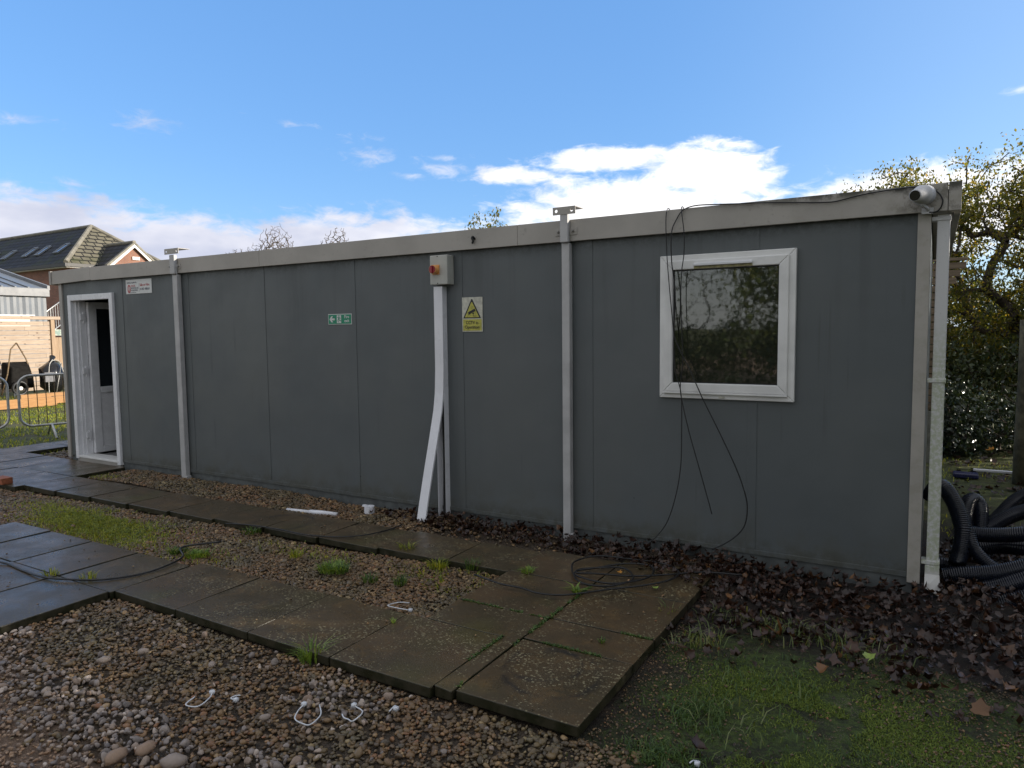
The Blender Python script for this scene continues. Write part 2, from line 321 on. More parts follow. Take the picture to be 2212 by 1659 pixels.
def brick(name, a, b, axis):
    t = NT(name); x, y, z = t.sep(); cb = t.n('ShaderNodeCombineXYZ'); t.l(x if axis == 'x' else y, cb.inputs[0]); t.l(z, cb.inputs[1])
    bt = t.n('ShaderNodeTexBrick'); t.l(cb.outputs[0], bt.inputs['Vector']); bt.inputs['Color1'].default_value = (*a, 1); bt.inputs['Color2'].default_value = (*b, 1)
    bt.inputs['Mortar'].default_value = (.26, .22, .19, 1); bt.inputs['Scale'].default_value = 1; bt.inputs['Mortar Size'].default_value = .011
    bt.inputs['Brick Width'].default_value = .225; bt.inputs['Row Height'].default_value = .075
    t.set(col=t.mix(t.ramp(t.noise(1.1, 4), .3, .7, 0, .35), bt.outputs[0], (.10, .05, .035)), rough=.85); return t.m
M['brick_x'] = brick('red_brick_front', (.36, .13, .08), (.24, .09, .06), 'x')
M['brick_y'] = brick('red_brick_end', (.36, .14, .075), (.26, .095, .055), 'y')
def tiles(name, a, b, axis):
    t = NT(name); x, y, z = t.sep(); cb = t.n('ShaderNodeCombineXYZ'); t.l(x if axis == 'x' else y, cb.inputs[0]); t.l(z, cb.inputs[1])
    bt = t.n('ShaderNodeTexBrick'); t.l(cb.outputs[0], bt.inputs['Vector']); bt.inputs['Color1'].default_value = (*a, 1); bt.inputs['Color2'].default_value = (*b, 1)
    bt.inputs['Mortar'].default_value = (.02, .02, .02, 1); bt.inputs['Scale'].default_value = 1; bt.inputs['Mortar Size'].default_value = .045
    bt.inputs['Brick Width'].default_value = .6; bt.inputs['Row Height'].default_value = .30
    c = t.mix(t.ramp(t.noise(.7, 4, .7), .5, .68, 0, .6), bt.outputs[0], (.05, .06, .022))
    t.set(col=c, rough=.7, spec=.12); return t.m
M['tile_x'] = tiles('slate_tiles_front', (.035, .038, .05), (.055, .056, .066), 'x')
M['tile_y'] = tiles('slate_tiles_hip', (.13, .12, .09), (.17, .155, .115), 'y')
M['ridge'] = simple('ridge_tiles', (.20, .185, .15), .7, .25, 2)
M['white_paint'] = simple('white_paint', (.70, .68, .65), .5, .06, 3)
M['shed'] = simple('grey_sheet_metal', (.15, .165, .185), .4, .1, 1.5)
M['shed_trim'] = simple('grey_metal_flashing', (.20, .205, .215), .45, .08, 2)
M['roofsheet'] = simple('grey_roof_felt', (.16, .16, .16), .7, .2, 3)
M['concrete'] = simple('concrete_base_panel', (.20, .20, .17), .85, .25, 12)

# ------------------------------------------------------------------ ground and paths (setting)
def wob(x, y): return .010*math.sin(3.1*x+1.7*y)+.008*math.sin(5.3*y-2.2*x+1)+.006*math.sin(11*x)*math.cos(9*y)
def ground_z(x, y):
    if y > .04 and -9.7 < x < .1: return -.05
    b = -.035
    if -.55 < y < .2 and -8.2 < x < -1.0: b = -.005
    if x > -1.1: b = -.025
    return b + wob(x, y)*(.8 if -14 < x < 4 and -6 < y < 6 else 1.5)
def axis(lo, hi, step, far, k):
    a = list(np.arange(lo, hi+1e-6, step)); s = step
    while a[0] > -far: s *= k; a.insert(0, a[0]-s)
    s = step
    while a[-1] < far: s *= k; a.append(a[-1]+s)
    return a
gx = axis(-9.0, 2.0, .1, 700, 1.22); gy = axis(-4.6, 1.0, .1, 700, 1.22)
V = [(x, y, ground_z(x, y)) for y in gy for x in gx]; nx = len(gx)
F = [(j*nx+i, j*nx+i+1, (j+1)*nx+i+1, (j+1)*nx+i) for j in range(len(gy)-1) for i in range(nx-1)]
g = mesh_np('ground', V, F, M['ground'], None, True); tag(g, 'gritty site ground with soil, moss and rough turf', kind='structure')

def slab(mb, x0, x1, y0, y1, top=.03, th=.05, jit=.004, skew=0.0):
    g = .0032; r = random.uniform
    cs = [(x0+g, y0+g), (x1-g, y0+g), (x1-g, y1-g), (x0+g, y1-g)]
    tilt = [r(-jit, jit) for _ in range(4)]; rot = r(-.006, .006); mx, my = (x0+x1)/2, (y0+y1)/2
    cs = [(mx+(a-mx)*math.cos(rot)-(b-my)*math.sin(rot), my+(a-mx)*math.sin(rot)+(b-my)*math.cos(rot)) for a, b in cs]
    mb.add([(a, b, top-th) for a, b in cs]+[(a, b, top+tilt[i]) for i, (a, b) in enumerate(cs)],
           [(3,2,1,0), (4,5,6,7), (0,1,5,4), (1,2,6,5), (2,3,7,6), (3,0,4,7)])
def path(name, slabs, label):
    mb = MB()
    for s in slabs: slab(mb, *s)
    return tag(mb.build(name, M['paving'], None, bevel=.004), label, kind='structure')
near = []
xs = [-4.335, -3.728, -3.105, -2.505, -1.885]
for a, b in zip(xs[:-1], xs[1:]): near.append((a, b, -2.475, -1.865))
near.append((-1.885, -1.785, -2.45, -1.835))
near += [(-1.782, -1.178, -2.43, -1.825), (-1.782, -1.178, -1.822, -1.522), (-1.782, -1.178, -1.52, -.955), (-1.782, -1.178, -.952, -.36),
         (-2.375, -1.785, -1.862, -1.545), (-2.375, -1.785, -1.542, -.975)]
for i in range(4): near.append((-4.925-i*.6, -4.338-i*.6, -2.5, -1.945)); near.append((-4.935-i*.6, -4.345-i*.6, -3.10, -2.503))
for i in range(4): near.append((-4.935-i*.6, -4.345-i*.6, -3.70, -3.103)) if i > 0 else None
path('path', [s for s in near if s], 'wet grey-brown paving slab path nearest the viewer, turning back towards the cabin')
farp = []
for i in range(10):
    a = -8.27+i*.6; farp.append((a, a+.597, -1.165+.019*i, -.635+.013*i))
farp.append((-2.372, -1.785, -.972, -.46))
for i in range(5): farp.append((-8.873-i*.6, -8.275-i*.6, -1.25, -.66)); farp.append((-8.86-i*.6, -8.262-i*.6, -.657, -.065))
path('path', farp, 'wet paving slab path running along the cabin front to the door')
path('path', [(-11.25, -10.62, -.06+.6*i, .535+.6*i) for i in range(6)], 'strip of paving slabs behind the left end of the cabin')

# ------------------------------------------------------------------ loose stuff: gravel, leaves, grass
def ico():
    p = (1+5**.5)/2
    v = np.array([(-1,p,0),(1,p,0),(-1,-p,0),(1,-p,0),(0,-1,p),(0,1,p),(0,-1,-p),(0,1,-p),(p,0,-1),(p,0,1),(-p,0,-1),(-p,0,1)], float)
    f = [(0,11,5),(0,5,1),(0,1,7),(0,7,10),(0,10,11),(1,5,9),(5,11,4),(11,10,2),(10,7,6),(7,1,8),(3,9,4),(3,4,2),(3,2,6),(3,6,8),(3,8,9),(4,9,5),(2,4,11),(6,2,10),(8,6,7),(9,8,1)]
    v = [tuple(a/np.linalg.norm(a)) for a in v]; e = {}; nf = []
    def mid(a, b):
        k = (min(a, b), max(a, b))
        if k not in e:
            q = np.array(v[a])+np.array(v[b]); v.append(tuple(q/np.linalg.norm(q))); e[k] = len(v)-1
        return e[k]
    for a, b, c in f:
        ab, bc, ca = mid(a, b), mid(b, c), mid(c, a); nf += [(a,ab,ca),(b,bc,ab),(c,ca,bc),(ab,bc,ca)]
    return np.array(v), np.array(nf)
ICO_V, ICO_F = ico()
def rotmats(n, flat=False):
    a = rng.uniform(0, 2*PI, n); ca, sa = np.cos(a), np.sin(a); z = np.zeros(n); o = np.ones(n)
    R = np.stack([np.stack([ca,-sa,z],1), np.stack([sa,ca,z],1), np.stack([z,z,o],1)], 1)
    b = rng.normal(0, (.28 if flat is True else flat) if flat else 1.2, n); c = rng.normal(0, (.28 if flat is True else flat) if flat else 1.2, n)
    Rx = np.stack([np.stack([o,z,z],1), np.stack([z,np.cos(b),-np.sin(b)],1), np.stack([z,np.sin(b),np.cos(b)],1)], 1)
    Ry = np.stack([np.stack([np.cos(c),z,np.sin(c)],1), np.stack([z,o,z],1), np.stack([-np.sin(c),z,np.cos(c)],1)], 1)
    return R @ Rx @ Ry
def in_rects(P, rects):
    k = np.zeros(len(P), bool)
    for x0, x1, y0, y1 in rects: k |= (P[:,0] > x0) & (P[:,0] < x1) & (P[:,1] > y0) & (P[:,1] < y1)
    return k
SLABS = [(a, b, c, d) for a, b, c, d in [s for s in near if s]+farp]
def scatter(n, x0, x1, y0, y1, avoid=.0, dens=None):
    P = np.stack([rng.uniform(x0, x1, n), rng.uniform(y0, y1, n)], 1)
    if avoid is not None: P = P[~in_rects(P, [(a-avoid, b+avoid, c-avoid, d+avoid) for a, b, c, d in SLABS])]
    if dens is not None: P = P[rng.uniform(0, 1, len(P)) < dens(P)]
    return P
def fbm(P, s, seed=0):
    r = np.random.default_rng(seed); v = np.zeros(len(P))
    for k in range(5):
        a = r.uniform(0, 2*PI, 2); f = s*1.7**k
        for q in range(2):
            th = r.uniform(0, 2*PI); v += np.sin(f*(P[:,0]*math.cos(th)+P[:,1]*math.sin(th))+r.uniform(0, 6))*.5/1.4**k
    return v/2.2
def stones(name, P, size, mat, label, cat='gravel', lump=.15, flat=(.36, .68), zoff=0.0, angular=False):
    n = len(P); S = np.exp(rng.normal(math.log(size), .28, n))
    A = np.stack([S, S*rng.uniform(.5, .95, n), S*rng.uniform(*flat, n)], 1)*.5
    nv = len(ICO_V); base = ICO_V[None]*(1+rng.uniform(-lump, lump, (n, nv, 1)))
    for k in range(7 if angular else 3):      # knock flats off the stone
        d = rng.normal(0, 1, (n, 1, 3)); d /= np.linalg.norm(d, axis=2, keepdims=True); cut = rng.uniform(.42, .78, (n, 1, 1)) if angular else rng.uniform(.55, .95, (n, 1, 1))
        base = base-np.maximum((base*d).sum(2, keepdims=True)-cut, 0)*d
    V = (base*A[:,None,:]) @ np.transpose(rotmats(n, True), (0, 2, 1))
    z = np.array([ground_z(*p) for p in P])+A[:,2]*.55+rng.uniform(0, .010, n)+zoff
    V += np.concatenate([P, z[:,None]], 1)[:,None,:]
    F = ICO_F[None]+(np.arange(n)*nv)[:,None,None]
    o = mesh_np(name, V, F.reshape(-1, 3), mat, None, not angular); return tag(o, label, cat, kind='stuff')
sig = lambda v: np.clip(v, 0, 1)
def pale(P):
    x, y = P[:,0], P[:,1]; n = fbm(P, 3.1, 9)
    return np.maximum(sig((-3.02-y+.22*n)/.16)*sig((-1.75-x+.2*n)/.3), sig(1.15-np.hypot((x+2.28)/.26, (y+2.72)/.24)+.5*n)*.9)
soilm = lambda P: sig((-3.28-.14*(P[:,0]+3.9)-P[:,1]+.12*fbm(P, 4, 3))/.14)*sig((-2.2-P[:,0])/.3)
Pf = scatter(27000, -4.9, -.75, -4.4, -2.40, .0, lambda P: (1-.55*pale(P))*(1-.9*soilm(P))*np.where(P[:,0] > -1.15, sig((-.75-P[:,0])/.4), 1))
stones('gravel', Pf, .021, M['pebble'], 'wet brown pea gravel in the foreground and along the paving edge')
Pc = scatter(9000, -4.9, -1.4, -4.4, -2.45, .0, lambda P: pale(P)*(1-.65*soilm(P))*.8+.035)
stones('crushed_stone', Pc, .026, M['crushed'], 'pale grey crushed stone spread over the foreground gravel', lump=.10, flat=(.6, 1.0), zoff=.006, angular=True)
Ps = scatter(9000, -4.9, -2.0, -4.4, -3.1, .0, soilm)
stones('soil_stones', Ps, .015, M['soil_stone'], 'pinkish sandy stones in the soil at the lower left', lump=.25, flat=(.5, .95), angular=True)
Pm = scatter(42000, -9.6, -2.3, -1.98, -.85, .0); stones('gravel', Pm, .022, M['pebble'], 'wet brown gravel strip between the two slab paths')
Pw = scatter(14000, -8.25, -2.2, -.64, -.01, -.012, lambda P: np.clip((-3.2-P[:,0])/.5, .12, 1)); stones('gravel', Pw, .023, M['pebble'], 'reddish brown gravel bed along the foot of the cabin wall', zoff=.006)
Pl = scatter(2600, -10.6, -9.6, -.1, 1.6, .0); stones('gravel', Pl, .03, M['pebble'], 'dark gravel at the left corner of the cabin')
Pq = scatter(9000, -14.5, -8.2, -5.5, -.9, .0, lambda P: np.where(P[:,0] < -10.5, .5, 1)); stones('gravel', Pq, .03, M['pebble'], 'brown gravel around the slabs at the far left')
Pr = scatter(16000, -1.2, 1.2, -3.0, -1.1, .0, lambda P: np.clip(.35+fbm(P, 4, 5), 0.05, .8)); stones('grit', Pr, .009, M['pebble'], 'fine pale grit in the mossy ground at the lower right', zoff=-.002)
# pebbles and twigs lying on the slabs, too small and many to count
def on_slabs(n, x0, x1, y0, y1):
    P = np.stack([rng.uniform(x0, x1, n), rng.uniform(y0, y1, n)], 1); return P[in_rects(P, [(a+.02, b-.02, c+.02, d-.02) for a, b, c, d in SLABS])]
def slab_pebbles(P, size, mat, label):
    o = stones('loose_pebbles', P, size, mat, label); me = o.data
    co = np.empty(len(me.vertices)*3, np.float32); me.vertices.foreach_get('co', co); co = co.reshape(-1, 3)
    gz = np.repeat(np.array([ground_z(*p) for p in P]), len(ICO_V)); co[:,2] += (.031-gz); me.vertices.foreach_set('co', co.ravel()); me.update()
slab_pebbles(on_slabs(420, -8.5, -1.1, -3.2, -.1), .013, M['pebble'], 'small loose pebbles scattered on the paving slabs')

def leaves_np(name, P, Z, size, mat, parent=None, up=.6, curl=.35, shape='maple'):
    n = len(P)
    if shape == 'maple':
        base = np.array([(0,-.42,0),(.20,-.36,.0),(.44,-.28,.07),(.38,-.04,.03),(.46,.20,.09),(.26,.26,.02),(.03,.52,.06),(-.24,.30,.02),(-.42,.22,.10),(-.36,-.02,.03),(-.46,-.24,.08),(-.22,-.36,.0),(0,0,-.05)])
        F1 = np.array([(12,i,(i+1) % 12) for i in range(12)])
    else:
        base = np.array([(0,-.5,0),(.26,-.05,.06),(0,.5,.0),(-.26,-.05,.06),(0,0,-.03)]); F1 = np.array([(4,0,1),(4,1,2),(4,2,3),(4,3,0)])
    nv = len(base); S = np.exp(rng.normal(math.log(size), .25, n))
    B = np.repeat(base[None], n, 0)
    B[:,:,2] += (B[:,:,0]**2)*rng.normal(curl, curl, n)[:,None]*1.6+(B[:,:,1]**2)*rng.normal(curl*.6, curl, n)[:,None]*1.4+rng.normal(0, .07 if n > 1 else .04, (n, nv))
    B *= S[:,None,None]
    V = B @ np.transpose(rotmats(n, up), (0, 2, 1)) if up is not None else B @ np.transpose(rotmats(n), (0, 2, 1))
    V = V+np.concatenate([P, Z[:,None]], 1)[:,None,:]
    F = (F1[None]+(np.arange(n)*nv)[:,None,None]).reshape(-1, 3)
    return mesh_np(name, V, F, mat, parent, False)
def litter_d(P):
    x, y = P[:,0], P[:,1]; n = fbm(P, 3, 21)*.16
    d = np.where(y+n > -.42, np.clip((x+4.35)/.8, 0, 1), 0)*np.where(x < -2.0, (y+n*.8 > -.36-.10*np.clip(x+3.6, -1, 1)), 1)
    edge = -.42-.42*np.clip((x+2.0)/.9, 0, 1)
    d = np.where((x > -2.1) & (y+n > edge) & (x < -1.15), np.clip((x+2.25)/.3, 0, 1), d)
    d = np.where((x >= -1.17), np.where(y+n*1.6 > -1.12, 1.0, np.clip(.45-(-1.12-y)*.9, .0, 1)), d)
    return d
Pv = scatter(19000, -4.5, 2.2, -2.2, 1.2, None, litter_d); Pv = Pv[~((Pv[:,1] > -.005) & (Pv[:,0] < .0))]
zl = np.array([ground_z(*p) for p in Pv])+rng.uniform(.01, .05, len(Pv)); zl = np.where(in_rects(Pv, SLABS), .034+rng.uniform(0, .035, len(Pv)), zl)
zl += .05*np.exp(-((Pv[:,1])/.16)**2)*np.clip((Pv[:,0]+3.6)/1.2, 0, 1)*rng.uniform(0, 1, len(Pv))
hv = len(Pv)//2; tag(leaves_np('leaf_litter', Pv[hv:], zl[hv:], .042, M['litter'], up=.6, curl=.7, shape='oval'), 'small wet dark curled leaves piled along the foot of the cabin', 'leaf litter', kind='stuff')
Pv = Pv[:hv]; zl = zl[:hv]
tag(leaves_np('leaf_litter', Pv, zl, .043, M['litter'], up=.45, curl=.6), 'wet dark brown fallen leaves piled along the foot of the cabin', 'leaf litter', kind='stuff')
Pv = scatter(9000, -1.15, 1.3, -3.0, -1.0, .0, lambda P: np.clip(.3+fbm(P, 4, 61), 0.05, .8)); tag(leaves_np('debris', Pv, np.array([ground_z(*p) for p in Pv])+.006, .013, M['litter'], up=.4, curl=.6, shape='oval'), 'crumbs of dead leaf and bark on the mossy ground at the lower right', 'debris', kind='stuff')
Pv = scatter(900, .2, 3.5, 1.0, 6.0, None); tag(leaves_np('leaf_litter', Pv, np.full(len(Pv), .0), .06, M['litter'], up=.3), 'scattered dead leaves on the grass beyond the black hoses', 'leaf litter', kind='stuff')

def blades(name, P, h, mat, label=None, cat='grass', lean=.5, w=.0035, z=None, parent=None, spread=None):
    n = len(P); H = h*rng.uniform(.5, 1.3, n); a = rng.uniform(0, 2*PI, n); L = H*rng.uniform(.1, lean*2, n)
    if spread is not None: a = spread
    dx, dy = np.cos(a), np.sin(a); px, py = -dy*w*rng.uniform(.7, 1.4, n), dx*w
    zz = z if z is not None else np.array([ground_z(*p) for p in P])
    V = np.zeros((n, 5, 3))
    for i, (f, g, k) in enumerate(((0, 0, 1), (0, 0, -1), (.45, .62, .8), (.45, .62, -.8), (1.0, .95, 0))):
        ff = f**1.6
        V[:,i,0] = P[:,0]+dx*L*ff+px*k; V[:,i,1] = P[:,1]+dy*L*ff+py*k; V[:,i,2] = zz+H*g*(1-.25*ff*lean)
    F = np.array([(0,1,3),(0,3,2),(2,3,4)])[None]+(np.arange(n)*5)[:,None,None]
    o = mesh_np(name, V, F.reshape(-1, 3), mat, parent)
    if label: tag(o, label, cat, kind='stuff')
    return o
def patch(n, cx, cy, rx, ry, seed=0, th=.0):
    P = np.stack([rng.normal(cx, rx*.55, n), rng.normal(cy, ry*.55, n)], 1); P = P[fbm(P, 5, seed) > th-.25]
    return P[~in_rects(P, [(a-.01, b+.01, c-.01, d+.01) for a, b, c, d in SLABS])]
Pg = np.concatenate([patch(13000, -6.2, -1.56, .70, .24, 3, -.12), patch(900, -7.2, -1.45, .6, .2, 5), patch(350, -8.1, -.45, .3, .15, 6), patch(500, -5.4, -1.75, .6, .12, 8),
                     patch(350, -4.7, -1.68, .4, .14, 9), patch(300, -3.9, -1.25, .6, .15, 10), patch(420, -2.75, -1.2, .5, .2, 11)])
blades('grass', Pg, .042, M['grass'], 'yellow-green grass growing through the gravel between the paths', lean=.7)
Pd = np.concatenate([patch(900, -.80, -2.0, .16, .14, 13, .1), patch(700, -.85, -2.38, .14, .10, 14), patch(500, -.5, -1.6, .4, .2, 15, .25), patch(500, -.2, -2.0, .5, .4, 19, .3)])
blades('grass', Pd, .034, M['moss_d'], 'short dark grass and moss at the lower right', lean=.9, w=.002)
Pd = np.concatenate([patch(12000, -.5, -1.75, .45, .25, 51, .12), patch(12000, -.1, -1.75, .5, .3, 52, .12), patch(9000, -.45, -2.3, .6, .3, 53, .28)])
blades('moss', Pd, .010, M['moss_y'], 'yellow-green cushion moss on the ground at the lower right', 'moss', lean=1.0, w=.0018)
Pd = np.concatenate([patch(90, -.75, -2.1, .3, .4, 16), patch(150, -.72, -.98, .3, .16, 17, .1), patch(170, -.35, -1.0, .3, .2, 18, .1), patch(90, -1.0, -1.35, .12, .15, 22)])
blades('grass', Pd, .075, M['grass_pale'], 'long pale grass blades poking through the dead leaves', lean=.8, w=.003)
def field(n, x0, x1, y0, y1, seed): 
    P = np.stack([rng.uniform(x0, x1, n), rng.uniform(y0, y1, n)], 1); return P[fbm(P, 2.2, seed) > -.15]
Pg = np.concatenate([field(26000, -21.3, -11.3, -2.5, 6.5, 31)]); Pg = Pg[~((Pg[:,0] > -12.5) & (rng.uniform(0, 1, len(Pg)) < .3))]
blades('grass', Pg, .07, M['grass'], 'sunlit rough grass beyond the crowd barriers', lean=.9, w=.007)
blades('grass', np.concatenate([field(2600, .1, 3.5, 1.3, 5.2, 33)]), .05, M['grass'], 'short grass behind the black hoses', lean=.9, w=.004)
blades('grass', scatter(700, -11.4, -10.4, -.1, 2.0, .0), .06, M['grass'], 'grass along the slab strip at the left', lean=.7, w=.004)

# ------------------------------------------------------------------ the cabin
cab = thing('portable_cabin', (-4.8, 1.7, 0), 'long grey flat-roofed portable cabin with open white door, one white window and support legs', 'portable building')
DEP = 3.4; joints = [-8.24, -7.0, -5.79, -4.576, -3.384, -2.206, -1.009, -.1]
PZ0, PZ1 = .078, 2.31; WX = (-1.60, -.84, 1.19, 2.05); DX = (-9.36, -8.45, 2.085)
def wallpiece(mb, x0, x1, z0, z1): mb.box(x0, x1, 0.0, .05, z0, z1)
edges = [-9.54]+joints
for a, b in zip(edges[:-1], edges[1:]):
    mb = MB(); a2, b2 = a+.0015, b-.0015
    if a < -9: 
        wallpiece(mb, a2, DX[0], PZ0, PZ1); wallpiece(mb, DX[1], b2, PZ0, PZ1); wallpiece(mb, DX[0], DX[1], DX[2], PZ1)
    elif a < WX[0] < b: wallpiece(mb, a2, WX[0], PZ0, PZ1); wallpiece(mb, WX[0], b2, PZ0, WX[2]); wallpiece(mb, WX[0], b2, WX[3], PZ1)
    elif a < WX[1] < b: wallpiece(mb, WX[1], b2, PZ0, PZ1); wallpiece(mb, a2, WX[1], PZ0, WX[2]); wallpiece(mb, a2, WX[1], WX[3], PZ1)
    else: wallpiece(mb, a2, b2, PZ0, PZ1)
    mb.build('wall_panel', M['clad'], cab)
for j in joints[:-1]:
    w = .085 if j == -8.24 else .06
    z0s = [(PZ0+.03, PZ1)] if j != -1.009 else [(PZ0+.03, 1.118), (2.128, PZ1)]
    for z0, z1 in z0s: MB().box(j-w, j+.003, -.0035, -.0002, z0, z1).build('cover_strip', M['clad'], cab, bevel=.001)
MB().box(-9.54, -9.395, -.006, -.0003, PZ0-.004, PZ0+.028).box(-8.41, -.1, -.006, -.0003, PZ0-.004, PZ0+.028).build('bottom_trim', M['clad'], cab, bevel=.0015)
MB().box(-9.56, -9.37, .012, .04, -.12, PZ0-.004).box(-8.44, -.075, .012, .04, -.12, PZ0-.004).box(-9.37, -8.44, .012, .04, -.12, .02).build('skirt', M['clad_dark'], cab)
e = MB(); e.box(-.06, -.035, .03, DEP, -.10, 2.3).box(-9.6, -9.57, .03, DEP, -.10, 2.3).box(-9.57, -.06, DEP-.05, DEP, -.1, 2.3); e.build('end_wall', M['clad'], cab)
for x0, x1 in ((-.103, -.034), (-9.606, -9.54)):
    MB().box(x0, x1, -.018, .06, .045, 2.30).build('corner_trim', M['trim'], cab, bevel=.002)
MB().box(-9.57, -.06, .052, DEP-.05, .0, .07).build('floor', M['lino'], cab)
MB().box(-9.57, -7.4, .05, DEP-.05, 2.22, 2.26).box(-7.42, -7.4, .052, DEP-.05, .07, 2.22).box(-7.3, -.06, .052, DEP-.05, 2.22, 2.26).box(-3.0, -2.98, .052, DEP-.05, .07, 2.22).build('inner_lining', M['dark_int'], cab)
# roof and fascia
FT, FB, FY = 2.433, 2.274, -.045
MB().box(-9.68, .06, -.02, DEP+.06, 2.315, 2.40).build('roof', M['roofsheet'], cab)
fx = [-8.823, -5.80, -2.824, .046]
for a, b in zip(fx[:-1], fx[1:]): MB().box(a+.001, b-.001, FY, -.022, FB, FT).box(a+.001, b-.001, -.022, .03, FT-.006, FT).build('fascia', M['trim'], cab, bevel=.0025)
mb = MB(); mb.prism([(-9.70, FY, FB-.016), (-8.825, FY, FB+.006), (-8.825, FY, FT+.006), (-9.70, FY, FT-.012)], (0, .023, 0)); mb.build('fascia', M['trim'], cab, bevel=.0025)
MB().box(-9.745, -9.702, FY-.012, .04, FB-.02, FT-.008).box(-9.745, -9.71, .04, DEP+.1, FB-.02, FT-.008).build('fascia_end', M['trim'], cab, bevel=.003)
MB().box(.048, .112, FY-.003, .03, FB-.002, FT+.003).box(.078, .112, .03, DEP+.1, FB-.002, FT+.003).build('fascia_end', M['trim'], cab, bevel=.003)
MB().box(-9.70, .11, DEP+.06, DEP+.1, FB, FT-.01).build('fascia', M['trim'], cab)
MB().box(-.03, .076, .012, DEP+.06, FB+.012, FB+.03).build('soffit', M['trim'], cab)
# door
dr = MB(); fy0, fy1 = -.032, .05
dr.box(-9.394, -9.325, fy0, fy1, .045, 2.112).box(-8.485, -8.414, fy0, fy1, .035, 2.112).box(-9.325, -8.485, fy0, fy1, 2.042, 2.112)
dr.build('door_frame', M['upvc'], cab, bevel=.004)
MB().box(-9.325, -9.285, .052, .13, .085, 2.04).box(-9.325, -9.30, .02, .052, .085, 2.04).box(-8.51, -8.485, .03, .11, .085, 2.04).build('door_jamb', M['upvc'], cab, bevel=.003)
MB().box(-9.36, -8.45, -.035, .16, .062, .088).build('threshold', M['upvc_win'], cab, bevel=.004)
MB().box(-9.37, -8.43, -.022, .01, -.02, .06).build('threshold_riser', M['trim'], cab, bevel=.003)
door = MB(); X0, X1 = -9.30, -9.24; yy = [.135, .945]; door.box(X0, X1, yy[0], yy[0]+.105, .095, 2.03).box(X0, X1, yy[1]-.105, yy[1], .095, 2.03)
for z0, z1 in ((.095, .17), (.865, .945), (1.945, 2.03)): door.box(X0, X1, yy[0]+.105, yy[1]-.105, z0, z1)
dl = door.build('door', M['upvc'], cab, bevel=.006)
MB().box(X0+.015, X1-.012, yy[0]+.106, yy[1]-.106, .171, .864).build('door_panel', M['upvc'], dl)
MB().box(X0+.025, X1-.025, yy[0]+.106, yy[1]-.106, .946, 1.944).build('door_pane', M['dark_glass'], dl)
for z in (.30, 1.12, 1.80): MB().box(-9.285, -9.262, .05, .11, z, z+.075).tube([(-9.272, .09, z-.04), (-9.272, .09, z+.1)], .009, 8).build('hinge', M['upvc'], dl, bevel=.002)
MB().box(X1, X1+.05, .86, .885, .98, 1.20).build('handle', M['steel'], dl, bevel=.004)
# window
wn = MB(); x0, x1, z0, z1 = -1.674, -.771, 1.126, 2.119
def ring(mb, x0, x1, z0, z1, w, y0, y1, wt=None, wb=None):   # mitred rectangular frame
    wt = wt or w; wb = wb or w
    O = [(x0, z0), (x1, z0), (x1, z1), (x0, z1)]; I = [(x0+w, z0+wb), (x1-w, z0+wb), (x1-w, z1-wt), (x0+w, z1-wt)]
    for i in range(4):
        j = (i+1) % 4; mb.prism([(O[i][0], y0, O[i][1]), (O[j][0], y0, O[j][1]), (I[j][0], y0, I[j][1]), (I[i][0], y0, I[i][1])], (0, y1-y0, 0))
wf = MB(); ring(wf, x0, x1, z0, z1, .072, -.030, .04); win = wf.build('window', M['upvc_win'], cab, bevel=.005)
sf = MB(); ring(sf, -1.640, -.812, 1.172, 2.080, .062, -.046, .01); sf.build('sash', M['upvc_win'], win, bevel=.006)
MB().box(-1.58, -.872, -.018, -.012, 1.232, 2.018).build('pane', M['glass'], win)
gk = MB(); ring(gk, -1.579, -.873, 1.233, 2.017, .007, -.024, -.019); gk.build('gasket', M['black'], win)
MB().box(-1.428, -1.04, -.064, -.0465, 2.037, 2.056).build('trickle_vent', M['upvc'], win, bevel=.004)
MB().box(-1.428, -1.04, -.049, -.0462, 2.020, 2.0365).build('grime_streak', M['grime'], win)
MB().box(-1.642, -.81, -.052, -.0302, 1.160, 1.1715).build('drip_bar', M['upvc_win'], win, bevel=.002)
MB().box(-1.255, -1.215, -.038, -.0302, 1.136, 1.148).build('drain_cap', M['sign_dirty'], win, bevel=.003)
